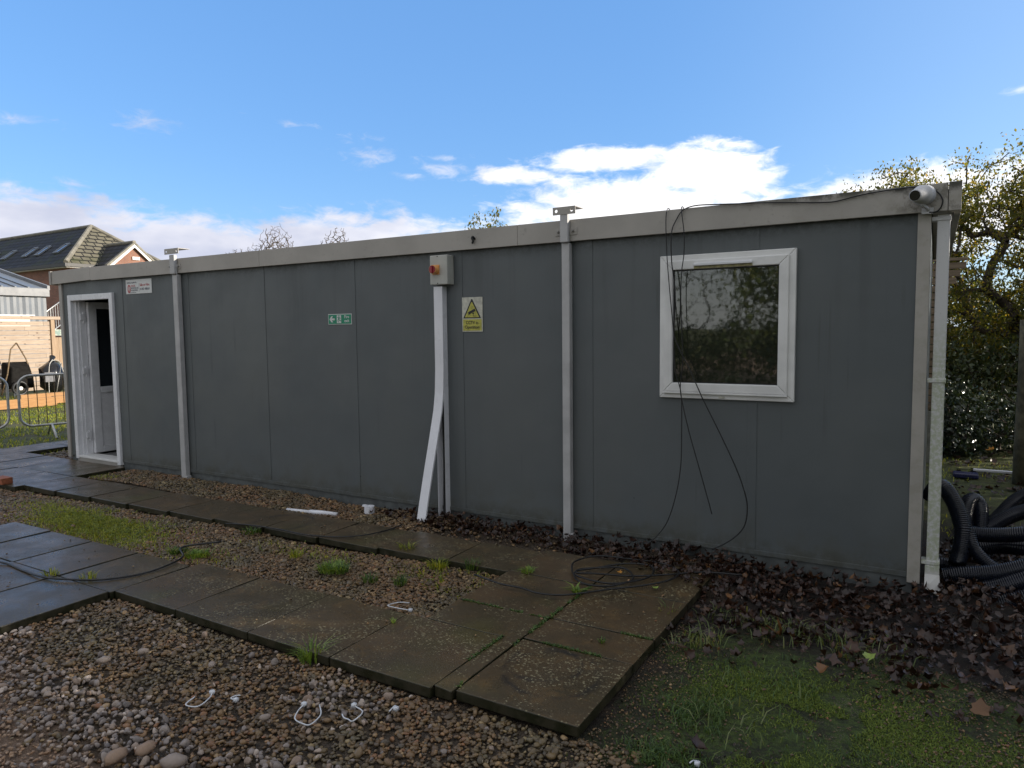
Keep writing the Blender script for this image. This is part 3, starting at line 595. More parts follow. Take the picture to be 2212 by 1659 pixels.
# support legs with lifting plates
def leg(x0, x1, p, zb, ztop, cap):
    L = MB().box(x0, x1, FY-.042, -.004 if False else FY-.002, FB-.01, ztop).box(x0, x1, -p, -.006, zb, FB-.012)
    o = L.build('support_leg', M['leg'], cab, bevel=.006)
    c0, c1, z0, z1 = cap; y = FY-.046; pts = []
    pl = MB(); hx = [c0+.028, c1-.030]; zc = (z0+z1)/2; r = .0125; n = 14
    # plate with two punched holes: strips round each hole
    def holed(xa, xb, cx):
        out = [(xa, z0), (xb, z0), (xb, z1), (xa, z1)]; pb = []
        for k in range(n):
            a = 2*PI*k/n; ca, sa = math.cos(a), math.sin(a)
            tx = (xb-cx if ca > 0 else cx-xa)/max(abs(ca), 1e-6); tz = (z1-zc)/max(abs(sa), 1e-6); tt = min(tx, tz); pb.append(((cx+r*ca, zc+r*sa), (cx+ca*tt, zc+sa*tt)))
        for k in range(n):
            (a0, b0), (a1, b1) = pb[k], pb[(k+1) % n]; poly = [a0, b0]
            for q in out:
                an = math.atan2(q[1]-zc, q[0]-cx) % (2*PI); lo, hi = 2*PI*k/n, 2*PI*(k+1)/n
                if lo < an < hi: poly.append(q)
            poly += [b1, a1]; pl.prism([(u, y, v) for u, v in poly][::-1], (0, .006, 0))
    w = .056; holed(c0, c0+w, hx[0]); pl.box(c0+w, c1-w, y, y+.006, z0, z1); holed(c1-w, c1, hx[1])
    pl.box(c0+.02, c1+.0, y+.006, .05, z1-.006, z1); pl.build('lifting_plate', M['trim'], o)
    for sx in (x0-.058, x1+.001):
        MB().box(sx, sx+.057, FY-.006, FY-.0005, FB+.045, FB+.098).build('fixing_plate', M['trim'], o, bevel=.002)
        cx = sx+.028; MB().tube([(cx, FY-.008, FB+.072), (cx, FY-.022, FB+.072)], .010, 6).tube([(cx, FY-.018, FB+.072), (cx, FY-.032, FB+.072)], .006, 8).build('bolt', M['steel'], o)
    MB().box(x1+.001, x1+.02, -p-.004, -.006, zb+.01, zb+.075).build('foot_bracket', M['leg'], o, bevel=.003)
    return o
leg(-2.432, -2.367, .062, -.03, 2.47, (-2.488, -2.302, 2.468, 2.525))
leg(-7.19, -7.108, .062, -.04, 2.472, (-7.262, -7.02, 2.478, 2.538))
# downpipe at the right corner
dp = MB().box(-.004, .062, .0, .066, .112, 2.262).build('downpipe', M['pipe'], cab, bevel=.006)
for z, x0 in ((2.225, -.032), (1.275, -.030), (.170, -.030)): MB().box(x0, .067, -.006, .070, z, z+.024).build('pipe_clip', M['pipe'], dp, bevel=.003)
sh = MB(); a = [(-.009, -.006), (.067, -.006), (.067, .072), (-.009, .072)]
sh.add([(x, y, .112) for x, y in a]+[(x, y, .165) for x, y in a]+[(x+.012*(x > 0), y-.05, (.04 if x < .03 else -.005)) for x, y in a], [(0,1,5,4), (1,2,6,5), (2,3,7,6), (3,0,4,7), (8,9,1,0), (9,10,2,1), (10,11,3,2), (11,8,0,3), (4,5,6,7)])
sh.build('pipe_shoe', M['pipe'], dp, bevel=.003)

# ------------------------------------------------------------------ things fixed to the cabin front
def sign_board(name, x0, x1, z0, z1, mat, label, y=-.002, cat='sign', rotk=0):
    r = thing(name, ((x0+x1)/2, 0, z0), label, cat); MB().box(x0, x1, y-.004, y, z0, z1).build('board', mat, r, bevel=.001); return r
# supplier sign
r = sign_board('supplier_sign', -8.156, -7.656, 2.083, 2.247, M['sign_white'], 'white landscape supplier sign with red logo above and right of the open door')
yt = -.0067
text_mesh('lettering', 'Building Supplied By', .023, M['ink_grey'], r, (-8.132, yt, 2.206), sx=1.02)
lg = [(-8.092+.030*math.cos(a)*(1 if 1 else 1), yt, 2.142+.036*math.sin(a)+(.012 if math.sin(a) > 0 else -.012)) for a in np.linspace(0, 2*PI, 25)[:-1]]
lo = MB().prism([Vector(p) for p in lg], (0, -.0008, 0)).build('logo', M['ink_red'], r)
mb = MB(); ri = .0195; ro = .0195
mb.prism([(-8.092+.0185*math.cos(a), yt-.001, 2.152+.0185*math.sin(a)) for a in np.linspace(0, 2*PI, 19)[:-1]], (0, -.0006, 0))
mb.prism([(-8.104, yt-.0012, 2.140), (-8.080, yt-.0012, 2.140), (-8.092, yt-.0012, 2.108)][::-1], (0, -.0006, 0)); mb.build('logo_inset', M['sign_white'], lo)
mb = MB(); mb.prism([(-8.103, yt-.002, 2.150), (-8.081, yt-.002, 2.150), (-8.092, yt-.002, 2.137)][::-1], (0, -.0006, 0)).prism([(-8.103, yt-.002, 2.156), (-8.081, yt-.002, 2.156), (-8.086, yt-.002, 2.164), (-8.098, yt-.002, 2.164)], (0, -.0006, 0)); mb.build('logo_mark', M['ink_red'], lo)
for s, z, mt in (('EXCEL', 2.165, 'ink_red'), ('MODULAR', 2.139, 'ink_grey'), ('BUILDINGS', 2.113, 'ink_grey')): text_mesh('lettering', s, .030, M[mt], r, (-8.052, yt, z), sx=.98 if s != 'BUILDINGS' else .88)
text_mesh('lettering', 'www.excelmodularbuildings.co.uk', .011, M['ink_grey'], r, (-8.11, yt, 2.094))
MB().box(-7.898, -7.894, yt-.0006, yt, 2.105, 2.197).build('divider', M['ink_grey'], r)
text_mesh('lettering', 'Sale or Hire', .043, M['ink_red'], r, (-7.882, yt, 2.168), sx=.88)
text_mesh('lettering', '01482 408664', .037, M['ink_grey'], r, (-7.878, yt, 2.122), sx=.86)
# fire exit sign
r = sign_board('fire_exit_sign', -4.919, -4.622, 1.685, 1.783, M['sign_white'], 'green and white fire exit sign with arrow pointing left')
yt = -.0068
MB().box(-4.913, -4.628, yt-.0006, yt, 1.691, 1.777).build('green_field', M['sign_green'], r); yt -= .0012
cx, cz = -4.868, 1.734
mb = MB(); mb.prism([(cx+.034, yt, cz+.009), (cx+.034, yt, cz-.009), (cx-.004, yt, cz-.009), (cx+.014, yt, cz-.028), (cx-.008, yt, cz-.028), (cx-.032, yt, cz), (cx-.008, yt, cz+.028), (cx+.014, yt, cz+.028), (cx-.004, yt, cz+.009)], (0, -.0006, 0)); mb.build('arrow', M['sign_white'], r)
MB().box(-4.806, -4.752, yt-.0006, yt, 1.698, 1.771).build('doorway_symbol', M['sign_white'], r); yt2 = yt-.0012
def limb(mb, pts, w): 
    for (a, b), (c, d) in zip(pts[:-1], pts[1:]):
        v = Vector((c-a, 0, d-b)).normalized(); n = Vector((-v.z, 0, v.x))*w/2; A, B = Vector((a, yt2, b)), Vector((c, yt2, d)); mb.prism([A-n, B-n, B+n, A+n], (0, -.0005, 0))
mb = MB(); fx0, fz0 = -4.780, 1.733
mb.prism([(fx0+.002+.0062*math.cos(a), yt2, fz0+.030+.0062*math.sin(a)) for a in np.linspace(0, 2*PI, 13)[:-1]], (0, -.0005, 0))
limb(mb, [(fx0+.004, fz0+.020), (fx0-.002, fz0+.002)], .014); limb(mb, [(fx0+.004, fz0+.018), (fx0+.016, fz0+.012), (fx0+.018, fz0+.002)], .005); limb(mb, [(fx0, fz0+.018), (fx0-.013, fz0+.014), (fx0-.019, fz0+.02)], .005)
limb(mb, [(fx0-.002, fz0+.002), (fx0-.012, fz0-.012), (fx0-.006, fz0-.028)], .007); limb(mb, [(fx0-.001, fz0+.001), (fx0+.012, fz0-.012), (fx0+.026, fz0-.014)], .007)
mb.build('running_figure', M['sign_green'], r)
for s, z in (('Fire', 1.742), ('exit', 1.706)): text_mesh('lettering', s, .040, M['sign_white'], r, (-4.682, yt, z), align='CENTER')
# cctv sign
r = sign_board('camera_warning_sign', -3.386, -3.184, 1.605, 1.889, M['sign_dirty'], 'weathered white and yellow camera warning sign beside the trunking')
yt = -.0068; cx = -3.287
def tri(mb, h, cz, s, y): 
    mb.prism([(cx-s, y, cz), (cx+s, y, cz), (cx+.004, y, cz+h), (cx-.004, y, cz+h)], (0, -.0006, 0))
mb = MB(); tri(mb, .158, 1.716, .088, yt); mb.build('triangle_border', M['ink'], r)
mb = MB(); tri(mb, .124, 1.7245, .070, yt-.0012); mb.build('triangle_field', M['sign_yellow'], r); y3 = yt-.0024
mb = MB(); rot = RAD(22); c_, s_ = math.cos(rot), math.sin(rot)
def rp(pts, ox, oz): return [(ox+a*c_-b*s_, y3, oz+a*s_+b*c_) for a, b in pts]
mb.prism(rp([(-.040, -.011), (.034, -.011), (.034, .012), (-.040, .009)], cx+.002, 1.772), (0, -.0006, 0)); mb.prism(rp([(-.046, -.014), (-.020, -.014), (-.020, -.010), (-.046, -.010)], cx+.002, 1.772), (0, -.0006, 0))
mb.prism([(cx-.004, y3, 1.757), (cx+.022, y3, 1.762), (cx+.022, y3, 1.752), (cx+.010, y3, 1.752)][::-1], (0, -.0006, 0)); mb.box(cx+.012, cx+.0155, y3-.0006, y3, 1.734, 1.755).box(cx+.012, cx+.055, y3-.0006, y3, 1.732, 1.7355); mb.build('camera_symbol', M['ink'], r)
MB().box(-3.377, -3.193, yt-.0006, yt, 1.614, 1.707).build('yellow_field', M['sign_yellow'], r)
text_mesh('lettering', 'CCTV in', .038, M['ink'], r, (cx, yt-.0012, 1.668), align='CENTER', sx=.9); text_mesh('lettering', 'Operation', .038, M['ink'], r, (cx, yt-.0012, 1.631), align='CENTER', sx=.9)
# isolator switch
sw = thing('isolator_switch', (-3.55, 0, 2.0), 'grey isolator box with round red and orange rotary switch above the trunking', 'switch')
MB().box(-3.644, -3.466, -.030, -.001, 1.999, 2.241).build('back_box', M['grey_box'], sw, bevel=.004)
MB().box(-3.644, -3.466, -.096, -.0305, 1.999, 2.241).build('lid', M['grey_box'], sw, bevel=.006)
cx, cz = -3.585, 2.122
MB().box(cx-.030, cx+.042, -.103, -.0965, cz-.040, cz+.040).build('switch_plate', M['amber'], sw, bevel=.002)
kb = MB().tube([(cx+.006, -.1035, cz), (cx+.006, -.150, cz)], .036, 24).build('knob_collar', M['amber'], sw, bevel=.002)
MB().tube([(cx+.006, -.1505, cz), (cx+.006, -.154, cz)], .0315, 24).box(cx-.002, cx+.014, -.168, -.154, cz-.030, cz+.030).build('knob', M['red'], kb, bevel=.002)
for z in (2.006, 2.228): MB().tube([(cx+.02, -.0965, z+.003), (cx+.02, -.0985, z+.003)], .005, 8).build('screw', M['ink'], sw)
# trunking: open-backed channel on the wall, lid sprung forward at the bottom
tk = thing('cable_trunking', (-3.58, 0, 0), 'white vertical cable trunking with its cover sprung loose at the bottom', 'trunking')
mb = MB(); mb.box(-3.545-.003, -3.545, -.064, -.001, -.03, 1.985).box(-3.628, -3.625, -.064, -.001, -.03, 1.985).box(-3.625, -3.548, -.004, -.001, -.03, 1.985); mb.build('trunking_base', M['trunk'], tk)
prof = [(1.985, 0, 0, 0), (1.3, 0, 0, 0), (1.1, -.002, -.008, 0), (.95, -.007, -.026, 0), (.7, -.020, -.080, 0), (.45, -.033, -.138, 0), (.2, -.044, -.195, 0), (-.02, -.051, -.243, 0)]
zz = [p[0] for p in prof]
def lidx(z): return np.interp(z, zz[::-1], [p[1] for p in prof][::-1]), np.interp(z, zz[::-1], [p[2] for p in prof][::-1])
vs = []; fs = []; N = 40
for i in range(N+1):
    z = 1.985+(-.012-1.985)*i/N; dx, dy = lidx(z); dx = dx
    for (a, b) in ((-3.630, -.052), (-3.630, -.068), (-3.543, -.068), (-3.543, -.052), (-3.546, -.052), (-3.546, -.065), (-3.627, -.065), (-3.627, -.052)): vs.append((a+dx, b+dy, z))
for i in range(N):
    for j in range(8): fs.append((i*8+j, i*8+(j+1) % 8, (i+1)*8+(j+1) % 8, (i+1)*8+j))
MB().add(vs, fs).build('trunking_cover', M['trunk'], tk)
MB().tube(smooth_path([(-3.585, -.025, 1.98), (-3.588, -.028, 1.2), (-3.578, -.03, .6), (-3.583, -.032, .2), (-3.58, -.045, -.02)]), .012, 8).build('supply_cable', M['black'], tk, True)
# camera
cc = thing('security_camera', (-.07, -.09, 2.30), 'grey bullet security camera at the right end of the roof edge', 'camera')
cen = Vector((-.085, -.125, 2.362)); ax = Vector((-.36, -.92, -.13)).normalized()
prf = [(-.075, .030), (-.072, .046), (-.055, .055), (-.015, .056), (-.012, .058), (.0, .058), (.004, .053), (.05, .042), (.085, .034), (.09, .031)]
MB().tube([cen+ax*a for a, _ in prf], 1, 24, rs=[b for _, b in prf]).build('camera_housing', M['camera_body'], cc, True)
MB().tube([cen+ax*.0905, cen+ax*.0935], .029, 20).build('lens', M['lens'], cc)
MB().tube([cen-Vector((0, 0, .05)), (-.055, -.085, 2.288), (-.055, -.05, 2.283)], .010, 8).box(-.085, -.025, FY-.016, FY-.001, 2.262, 2.296).build('bracket', M['camera_body'], cc, bevel=.002)
# loose cables over the window
def cable(name, pts, r, label, group=None, mat='black', sub=6): return tag(MB().tube(smooth_path(pts, sub), r, 6).build(name, M[mat], None, True), label, 'cable', group)
yc = -.072
A = [(-1.633, 2.328), (-1.622, 2.092), (-1.597, 1.815), (-1.573, 1.577), (-1.569, 1.45), (-1.557, 1.30), (-1.531, 1.22), (-1.514, 1.124), (-1.511, .893), (-1.515, .66), (-1.545, .451), (-1.604, .247), (-1.674, .132), (-1.772, .03)]
def wc(p, y): q = p; s = (4.9+y)/4.87; return (q[0]*s, y, 1.617+(q[1]-1.617)*s)
cable('hanging_cable', [wc((-1.595, 2.40), .02), wc((-1.612, 2.445), -.03), wc((-1.628, 2.425), -.06)]+[wc(p, yc-.0*i) for i, p in enumerate(A[:-1])]+[wc(A[-1], -.13)], .0034, 'thin black cable hanging over the window, bending left onto the dead leaves', 'cables hanging over the window')
B = [(-1.592, 2.278), (-1.591, 2.09), (-1.565, 1.885), (-1.564, 1.72), (-1.571, 1.577), (-1.522, 1.45), (-1.473, 1.36), (-1.415, 1.237), (-1.357, 1.112), (-1.243, .891), (-1.13, .656), (-1.074, .502), (-1.055, .402), (-1.067, .287), (-1.115, .205), (-1.197, .132), (-1.29, .075)]
top = [(-.011, 2.389), (.017, 2.341), (.01, 2.297), (-.012, 2.276)]
cable('hanging_cable', [wc(p, -.06) for p in ((-.047, 2.274), (-.012, 2.273), (.012, 2.300), (.018, 2.341), (-.011, 2.389), (-.069, 2.420), (-.159, 2.428), (-.326, 2.420), (-.441, 2.406), (-.515, 2.392), (-.59, 2.386))]+[wc(p, -.06) for p in ((-.75, 2.40), (-.9, 2.415), (-1.042, 2.427), (-1.123, 2.430), (-1.271, 2.440), (-1.424, 2.447), (-1.51, 2.425), (-1.555, 2.37))]+[wc(p, yc-.004) for p in B], .0042,
      'black cable from the camera, hanging over the window in a wide loop to the right', 'cables hanging over the window')
Cc = [(-1.503, 2.263), (-1.504, 2.124), (-1.518, 2.008), (-1.524, 1.836), (-1.515, 1.616), (-1.507, 1.379), (-1.520, 1.25), (-1.522, 1.18), (-1.51, 1.105), (-1.46, .896), (-1.391, .661), (-1.322, .427), (-1.293, .325)]
cable('hanging_cable', [wc((-1.50, 2.42), .0), wc((-1.515, 2.448), -.03), wc((-1.522, 2.42), -.06)]+[wc(p, yc-.008) for p in Cc], .0034, 'short black cable hanging over the window with its free end pointing down to the right', 'cables hanging over the window')
tag(MB().tube(smooth_path([(-3.222, FY-.002, 2.352), (-3.226, FY-.02, 2.368), (-3.236, FY-.022, 2.36), (-3.228, FY-.018, 2.338), (-3.238, FY-.016, 2.318)]), .009, 8).build('cable_end', M['black'], None, True), 'stub of black cable poking out of the roof edge', 'cable')
# cables on the ground
def gcab(pts, z, r, label): return cable('ground_cable', [(x, y, z+.004*math.sin(i*1.7)) for i, (x, y) in enumerate(pts)], r, label)
gcab([(-5.009, -1.15), (-4.792, -1.097), (-4.504, -1.054), (-4.168, -1.05), (-3.882, -.98), (-3.737, -.835), (-3.695, -.616), (-3.70, -.464)], .042, .006, 'black cable curving across the far slab path below the trunking')
gcab([(-5.9, -2.58), (-5.548, -2.574), (-5.45, -2.561), (-5.235, -2.575), (-4.955, -2.583), (-4.758, -2.529), (-4.575, -2.414), (-4.454, -2.221), (-4.449, -2.038), (-4.53, -1.87), (-4.75, -1.72), (-4.6, -1.5)], .042, .007, 'black cable bowed across the wet slabs at the left')
co = [(-2.492, -1.209), (-2.261, -1.278), (-2.105, -1.268), (-1.986, -1.286), (-1.853, -1.264), (-1.748, -1.175), (-1.634, -1.018), (-1.508, -.894), (-1.376, -.733), (-1.36, -.55), (-1.5, -.42), (-1.75, -.44), (-1.95, -.5), (-2.04, -.66), (-1.991, -.812), (-1.90, -.92), (-1.698, -.955), (-1.581, -.857), (-1.50, -.68), (-1.56, -.52), (-1.72, -.55), (-1.86, -.70), (-1.95, -.84), (-1.88, -.98), (-1.781, -1.023), (-1.656, -.965), (-1.574, -.80), (-1.7, -.645), (-1.845, -.70), (-1.945, -.78), (-1.93, -.87), (-1.80, -.82), (-1.60, -.74), (-1.40, -.60), (-1.228, -.477), (-1.0, -.40)]
gcab(co, .055, .006, 'loosely coiled black cable on the slabs below the window')

# ------------------------------------------------------------------ litter
def tie(pts, label, head=True, w=.0055):
    mb = MB(); P = smooth_path([Vector(p) for p in pts], 5)
    mb.tube(P, .0029, 6)
    if head: h = P[-1]; mb.box(h.x-.009, h.x+.009, h.y-.009, h.y+.009, h.z-.006, h.z+.010)
    return tag(mb.build('cable_tie', M['tie'], None, True), label, 'cable tie')
def px_on(pts, z): return [on_z(a*.54216, b*.54216, z) for a, b in pts]
def c4(pts): return [(900+x*.45208, 2450+y*.45208) for x, y in pts]
tie(px_on(c4([(825, 790), (835, 880), (745, 965)]), .012)+px_on(c4([(680, 960), (608, 915), (640, 840), (690, 790)]), .016), 'largest cut white cable tie bent into a square on the gravel')
tie(px_on(c4([(1025, 875), (1040, 905), (1078, 920)]), .004)+px_on(c4([(1100, 880), (1110, 840)]), .02)[:0]+px_on(c4([(1120, 935), (1205, 855), (1130, 800)]), .018), 'small white cable tie loop right of the biggest one on the gravel')
tie(px_on([(776, 2776), (740, 2808), (790, 2814), (835, 2780), (845, 2760)], .014), 'white cable tie bent in a V beside the pale stones')
tie(px_on([(958, 2770), (940, 2772), (920, 2782), (940, 2790)], .012), 'tiny white cable tie stub, leftmost pair with the V-shaped one')
tie(px_on(c4([(1440, 850), (1490, 800), (1500, 830)]), .012), 'faded white cable tie near the slab edge')
tie(px_on([(1632, 2402), (1590, 2400), (1545, 2412), (1580, 2422), (1636, 2432)], .028), 'grey plastic strap bent in a hook where gravel meets the slabs')
tie(px_on([(2748, 3040), (2765, 3030), (2778, 3045)], .0), 'thin pale tie in the moss at the bottom edge')
# broken white pipe and white tape roll near the wall
p0, p1, p2, p3 = on_z(620, 1101, .02), on_z(668, 1106, .025), on_z(695, 1108, .02), on_z(728, 1111, .02)
tag(MB().tube([p0, p1], .016, 10).tube([p1+(p2-p1)*.05, p2, p3], .022, 10, rs=[.022, .022, .017]).build('pipe_scrap', M['trunk'], None, True), 'broken length of white plastic pipe lying by the wall gravel', 'pipe')
q = on_z(798, 1106, .02); rl = MB(); n = 20
for k in range(n):
    a0, a1 = 2*PI*k/n, 2*PI*(k+1)/n
    def c_(r, a, z): return (q.x+r*math.cos(a), q.y+r*math.sin(a), z)
    rl.add([c_(.045, a0, .012), c_(.045, a1, .012), c_(.045, a1, .075), c_(.045, a0, .075), c_(.013, a0, .012), c_(.013, a1, .012), c_(.013, a1, .075), c_(.013, a0, .075)], [(0,1,2,3), (5,4,7,6), (3,2,6,7), (1,0,4,5)])
tr_ = tag(rl.build('tape_roll', M['trunk'], None, bevel=.002), 'white plastic roll standing on dead leaves by the wall', 'roll')
MB().box(q.x-.085, q.x-.04, q.y+.0, q.y+.03, .055, .075).build('loose_end', M['trunk'], tr_, bevel=.004)
b0 = on_z(0, 1046, .03); MB_ = MB().box(b0.x-.12, b0.x+.085, b0.y-.02, b0.y+.09, .031, .10)
tag(MB_.build('brick', M['stone_orange'], None, bevel=.006), 'orange brick lying on the wet slabs at the left edge', 'brick')
def lone_leaf(p, size, mat, label):
    P = np.array([[p.x, p.y]]); return tag(leaves_np('fallen_leaf', P, np.array([p.z]), size, M[mat], up=.2), label, 'leaf')
lone_leaf(on_z(1690, 1297, .03), .075, 'leaf_orange', 'single orange leaf lying on dark wet leaves right of the slabs')
lone_leaf(on_z(1878, 1417, .03), .05, 'leaf_green1', 'yellow-green leaf among the dead leaves at the right')
lone_leaf(on_z(1416, 1270, .045), .05, 'leaf_green1', 'pale green leaf beside the coiled cable')
lone_leaf(on_z(2140, 972, .12), .10, 'leaf_orange', 'orange leaf in the undergrowth beyond the hoses')
lone_leaf(on_z(1505, 1612, .02), .10, 'litter', 'large dark curled dead leaf on the moss at the bottom')
lone_leaf(on_z(1338, 1237, .05), .05, 'leaf_orange', 'brownish orange leaf lying on the slab path among the coil')
# larger single stones
def rock(px, py, s, mat, label, z=.0):
    p = on_z(px, py, z); b = ICO_V*(1+rng.uniform(-.16, .16, (len(ICO_V), 1)))*np.array([s, s*.7, s*.5])*.5
    a = rng.uniform(0, 6); R = np.array([[math.cos(a), -math.sin(a), 0], [math.sin(a), math.cos(a), 0], [0, 0, 1]])
    return tag(mesh_np('stone', b @ R.T+np.array([p.x, p.y, p.z+s*.12]), ICO_F, M[mat], None, True), label, 'stone')
rock(315, 1622, .085, 'soil_stone', 'buff rounded stone, largest at the bottom of the gravel'); rock(250, 1640, .09, 'soil_stone', 'knobbly pinkish stone left of the buff stone at the bottom')
rock(310, 1410, .06, 'crushed', 'pale angular stone with a white chip in the gravel'); rock(225, 1428, .065, 'crushed', 'dark grey angular stone left of the pale one'); rock(458, 1438, .05, 'crushed', 'bluish grey stone in the gravel left of the V-shaped tie')
rock(375, 1650, .10, 'crushed', 'flat grey stone cut off by the bottom edge'); rock(572, 1552, .05, 'crushed', 'speckled grey stone by the small cable tie', .0)
tag(MB().box(*[v for p in [on_z(2090, 1022, .05)] for v in (p.x-.13, p.x+.10, p.y-.05, p.y+.1)], .0, .05).build('plastic_tray', M['blue'], None, bevel=.012), 'dark blue plastic tray lying by the undergrowth', 'tray')
p = on_z(2150, 1018, .03); tag(MB().box(p.x-.2, p.x+.22, p.y, p.y+.04, .01, .04).build('plastic_strip', M['trunk'], None, bevel=.008), 'white plastic strip right of the blue tray', 'strip')

# tufts and weeds one can count
def tuft(px, py, n, h, rad, mat, label, z=.0, group=None, lean=.6, name='grass_tuft', cat='grass tuft', w=.0028):
    p = on_z(px, py, z); a = rng.uniform(0, 2*PI, n); r = rad*np.sqrt(rng.uniform(0, 1, n)); P = np.stack([p.x+r*np.cos(a), p.y+r*np.sin(a)], 1)
    return tag(blades(name, P, h, M[mat], None, lean=lean, w=w, z=np.full(n, p.z), spread=a+rng.normal(0, .5, n)), label, cat, group)
tuft(672, 1428, 70, .11, .05, 'weed', 'tall pale grass tuft against the front edge of the slabs', -.02, lean=.7)
tuft(720, 1231, 260, .045, .10, 'weed', 'bright green weed mat in the middle of the gravel strip', 0, name='weed', cat='weed', w=.004)
tuft(736, 1237, 60, .05, .05, 'moss_d', 'dark green weed just below the bright weed mat', 0, name='weed', cat='weed', w=.004)
tuft(1245, 1282, 26, .055, .02, 'weed', 'small dandelion-like weed in the slab joint beside the cable coil', .03, lean=1.0, name='weed', cat='weed', w=.006)
tuft(1140, 1237, 40, .045, .035, 'weed', 'low green weed on the slab joint above the gravel corner', .03, lean=1.0, name='weed', cat='weed', w=.005)
tuft(640, 1203, 60, .06, .04, 'grass', 'grass tuft in the gravel just below the far path', .0)
tuft(880, 1192, 90, .07, .05, 'grass', 'spiky grass tuft at the edge of the far path under the trunking', .0)
tuft(1020, 1228, 70, .07, .05, 'moss_d', 'dark grass tuft at the right end of the gravel strip', .0)
tuft(945, 1225, 120, .055, .07, 'grass', 'yellowish grass tuft near the right end of the gravel strip', .0)
tuft(865, 1262, 60, .06, .045, 'moss_d', 'dark green tuft by the bent grey strap', .0); tuft(800, 1256, 70, .05, .05, 'moss_d', 'dark green tuft in the gravel left of the strap', .0)
tuft(430, 1200, 140, .04, .09, 'weed', 'light green weed at the back edge of the near path', .0, name='weed', cat='weed', w=.005)
tuft(385, 1193, 80, .035, .07, 'moss_d', 'blue-green flat weed left of the light green one', .0, name='weed', cat='weed', w=.005)
tuft(545, 1150, 80, .04, .08, 'moss_d', 'blue-green weed against the far path front edge', .0, name='weed', cat='weed', w=.005)
tuft(110, 1242, 45, .04, .05, 'grass', 'grass growing in the slab joint under the bowed cable', .03); tuft(190, 1250, 45, .04, .05, 'grass', 'second clump of joint grass, right of the first', .03)
tuft(1300, 1388, 20, .03, .015, 'moss_d', 'tiny plant in the joint of the corner slab', .03, name='weed', cat='weed'); tuft(1445, 1335, 40, .09, .05, 'grass_pale', 'dry grass tuft against the right edge of the slabs', -.02)
tuft(850, 1345, 14, .03, .012, 'weed', 'tiny sprout in a near path joint', .03, name='weed', cat='weed')
# moss in the joints of the corner slabs
jp = []
for (x0, x1, y0, y1) in ((-1.79, -1.775, -2.4, -.95), (-1.78, -1.2, -1.527, -1.517), (-2.35, -1.79, -1.548, -1.538), (-1.89, -1.88, -2.4, -1.85), (-1.78, -1.3, -1.828, -1.818)):
    n = int(520*max(x1-x0, y1-y0)); P = np.stack([rng.uniform(x0, x1, n), rng.uniform(y0, y1, n)], 1); jp.append(P[fbm(P, 9, 40) > -.05])
jp = np.concatenate(jp); blades('joint_moss', jp, .014, M['moss_d'], 'moss growing in the slab joints', 'moss', lean=1.0, w=.004, z=np.full(len(jp), .027))

# ------------------------------------------------------------------ black corrugated hoses
def hose(pts, label, r=.052, pitch=.0125):
    P = smooth_path(pts, 14); L = [0]
    for a, b in zip(P[:-1], P[1:]): L.append(L[-1]+(b-a).length)
    n = int(L[-1]/pitch); Q = []; rs = []
    for i in range(n*4+1):
        s = L[-1]*i/(n*4); k = min(max(int(np.searchsorted(L, s))-1, 0), len(P)-2); u = (s-L[k])/max(L[k+1]-L[k], 1e-9)
        Q.append(P[k].lerp(P[k+1], u)); rs.append(r*(1.0 if i % 4 in (0, 1) else .90))
    return tag(MB().tube(Q, r, 16, rs=rs).build('corrugated_hose', M['hose'], None, True), label, 'hose', 'black corrugated hoses in the heap')
def hp(pts, y): return [on_y((3680+a*.3918)*.54216, (1850+b*.3918)*.54216, yy) for (a, b), yy in zip(pts, y if isinstance(y, (list, tuple)) else [y]*len(pts))]
hose(hp([(60, 330), (120, 240), (190, 225), (280, 330), (350, 480), (392, 640), (390, 760), (370, 900), (340, 1010)], [.75, .7, .65, .6, .55, .5, .48, .45, .4]), 'black corrugated hose arching up beside the downpipe and down into the heap')
hose(hp([(420, 640), (425, 480), (460, 385), (510, 360), (560, 400), (580, 500), (575, 660)], [.95, 1.0, 1.05, 1.1, 1.1, 1.05, 1.0]), 'black corrugated hose making a tight upright loop behind the arch')
hose(hp([(455, 690), (500, 830), (580, 940), (680, 1030), (800, 1100)], [.5, .48, .45, .42, .4]), 'black corrugated hose slanting down to the right from the arch', r=.04)
hose(hp([(440, 700), (600, 715), (800, 720), (1021, 710), (1400, 690)], [.7, .72, .72, .7, .68]), 'black corrugated hose lying level across the middle of the heap')
hose(hp([(560, 690), (700, 625), (850, 540), (1021, 480), (1400, 380)], [1.0, 1.05, 1.1, 1.15, 1.2]), 'lower of two hoses slanting up to the right of the heap')
hose(hp([(700, 600), (800, 500), (900, 400), (1021, 320), (1300, 200)], [1.3, 1.35, 1.4, 1.45, 1.5]), 'upper of two hoses slanting up to the right of the heap', r=.05)
hose(hp([(210, 1150), (400, 1130), (600, 1125), (800, 1105), (1021, 1060), (1500, 950)], .3), 'black corrugated hose lying across the front, top of three', r=.06)
hose(hp([(330, 1330), (550, 1295), (780, 1260), (1021, 1195), (1500, 1060)], .22), 'black corrugated hose lying across the front, middle of three', r=.063)
hose(hp([(560, 1460), (800, 1430), (1021, 1385), (1500, 1280)], .10), 'black corrugated hose lying across the front, lowest of three', r=.063)
hose(hp([(60, 1000), (200, 1015), (320, 1050), (450, 1090)], .5), 'black corrugated hose end behind the foot of the downpipe', r=.045)
hose(hp([(300, 900), (600, 850), (800, 830), (1021, 850), (1500, 880)], [.9, .9, .9, .85, .8]), 'black corrugated hose in the shadow at the back of the heap', r=.055)

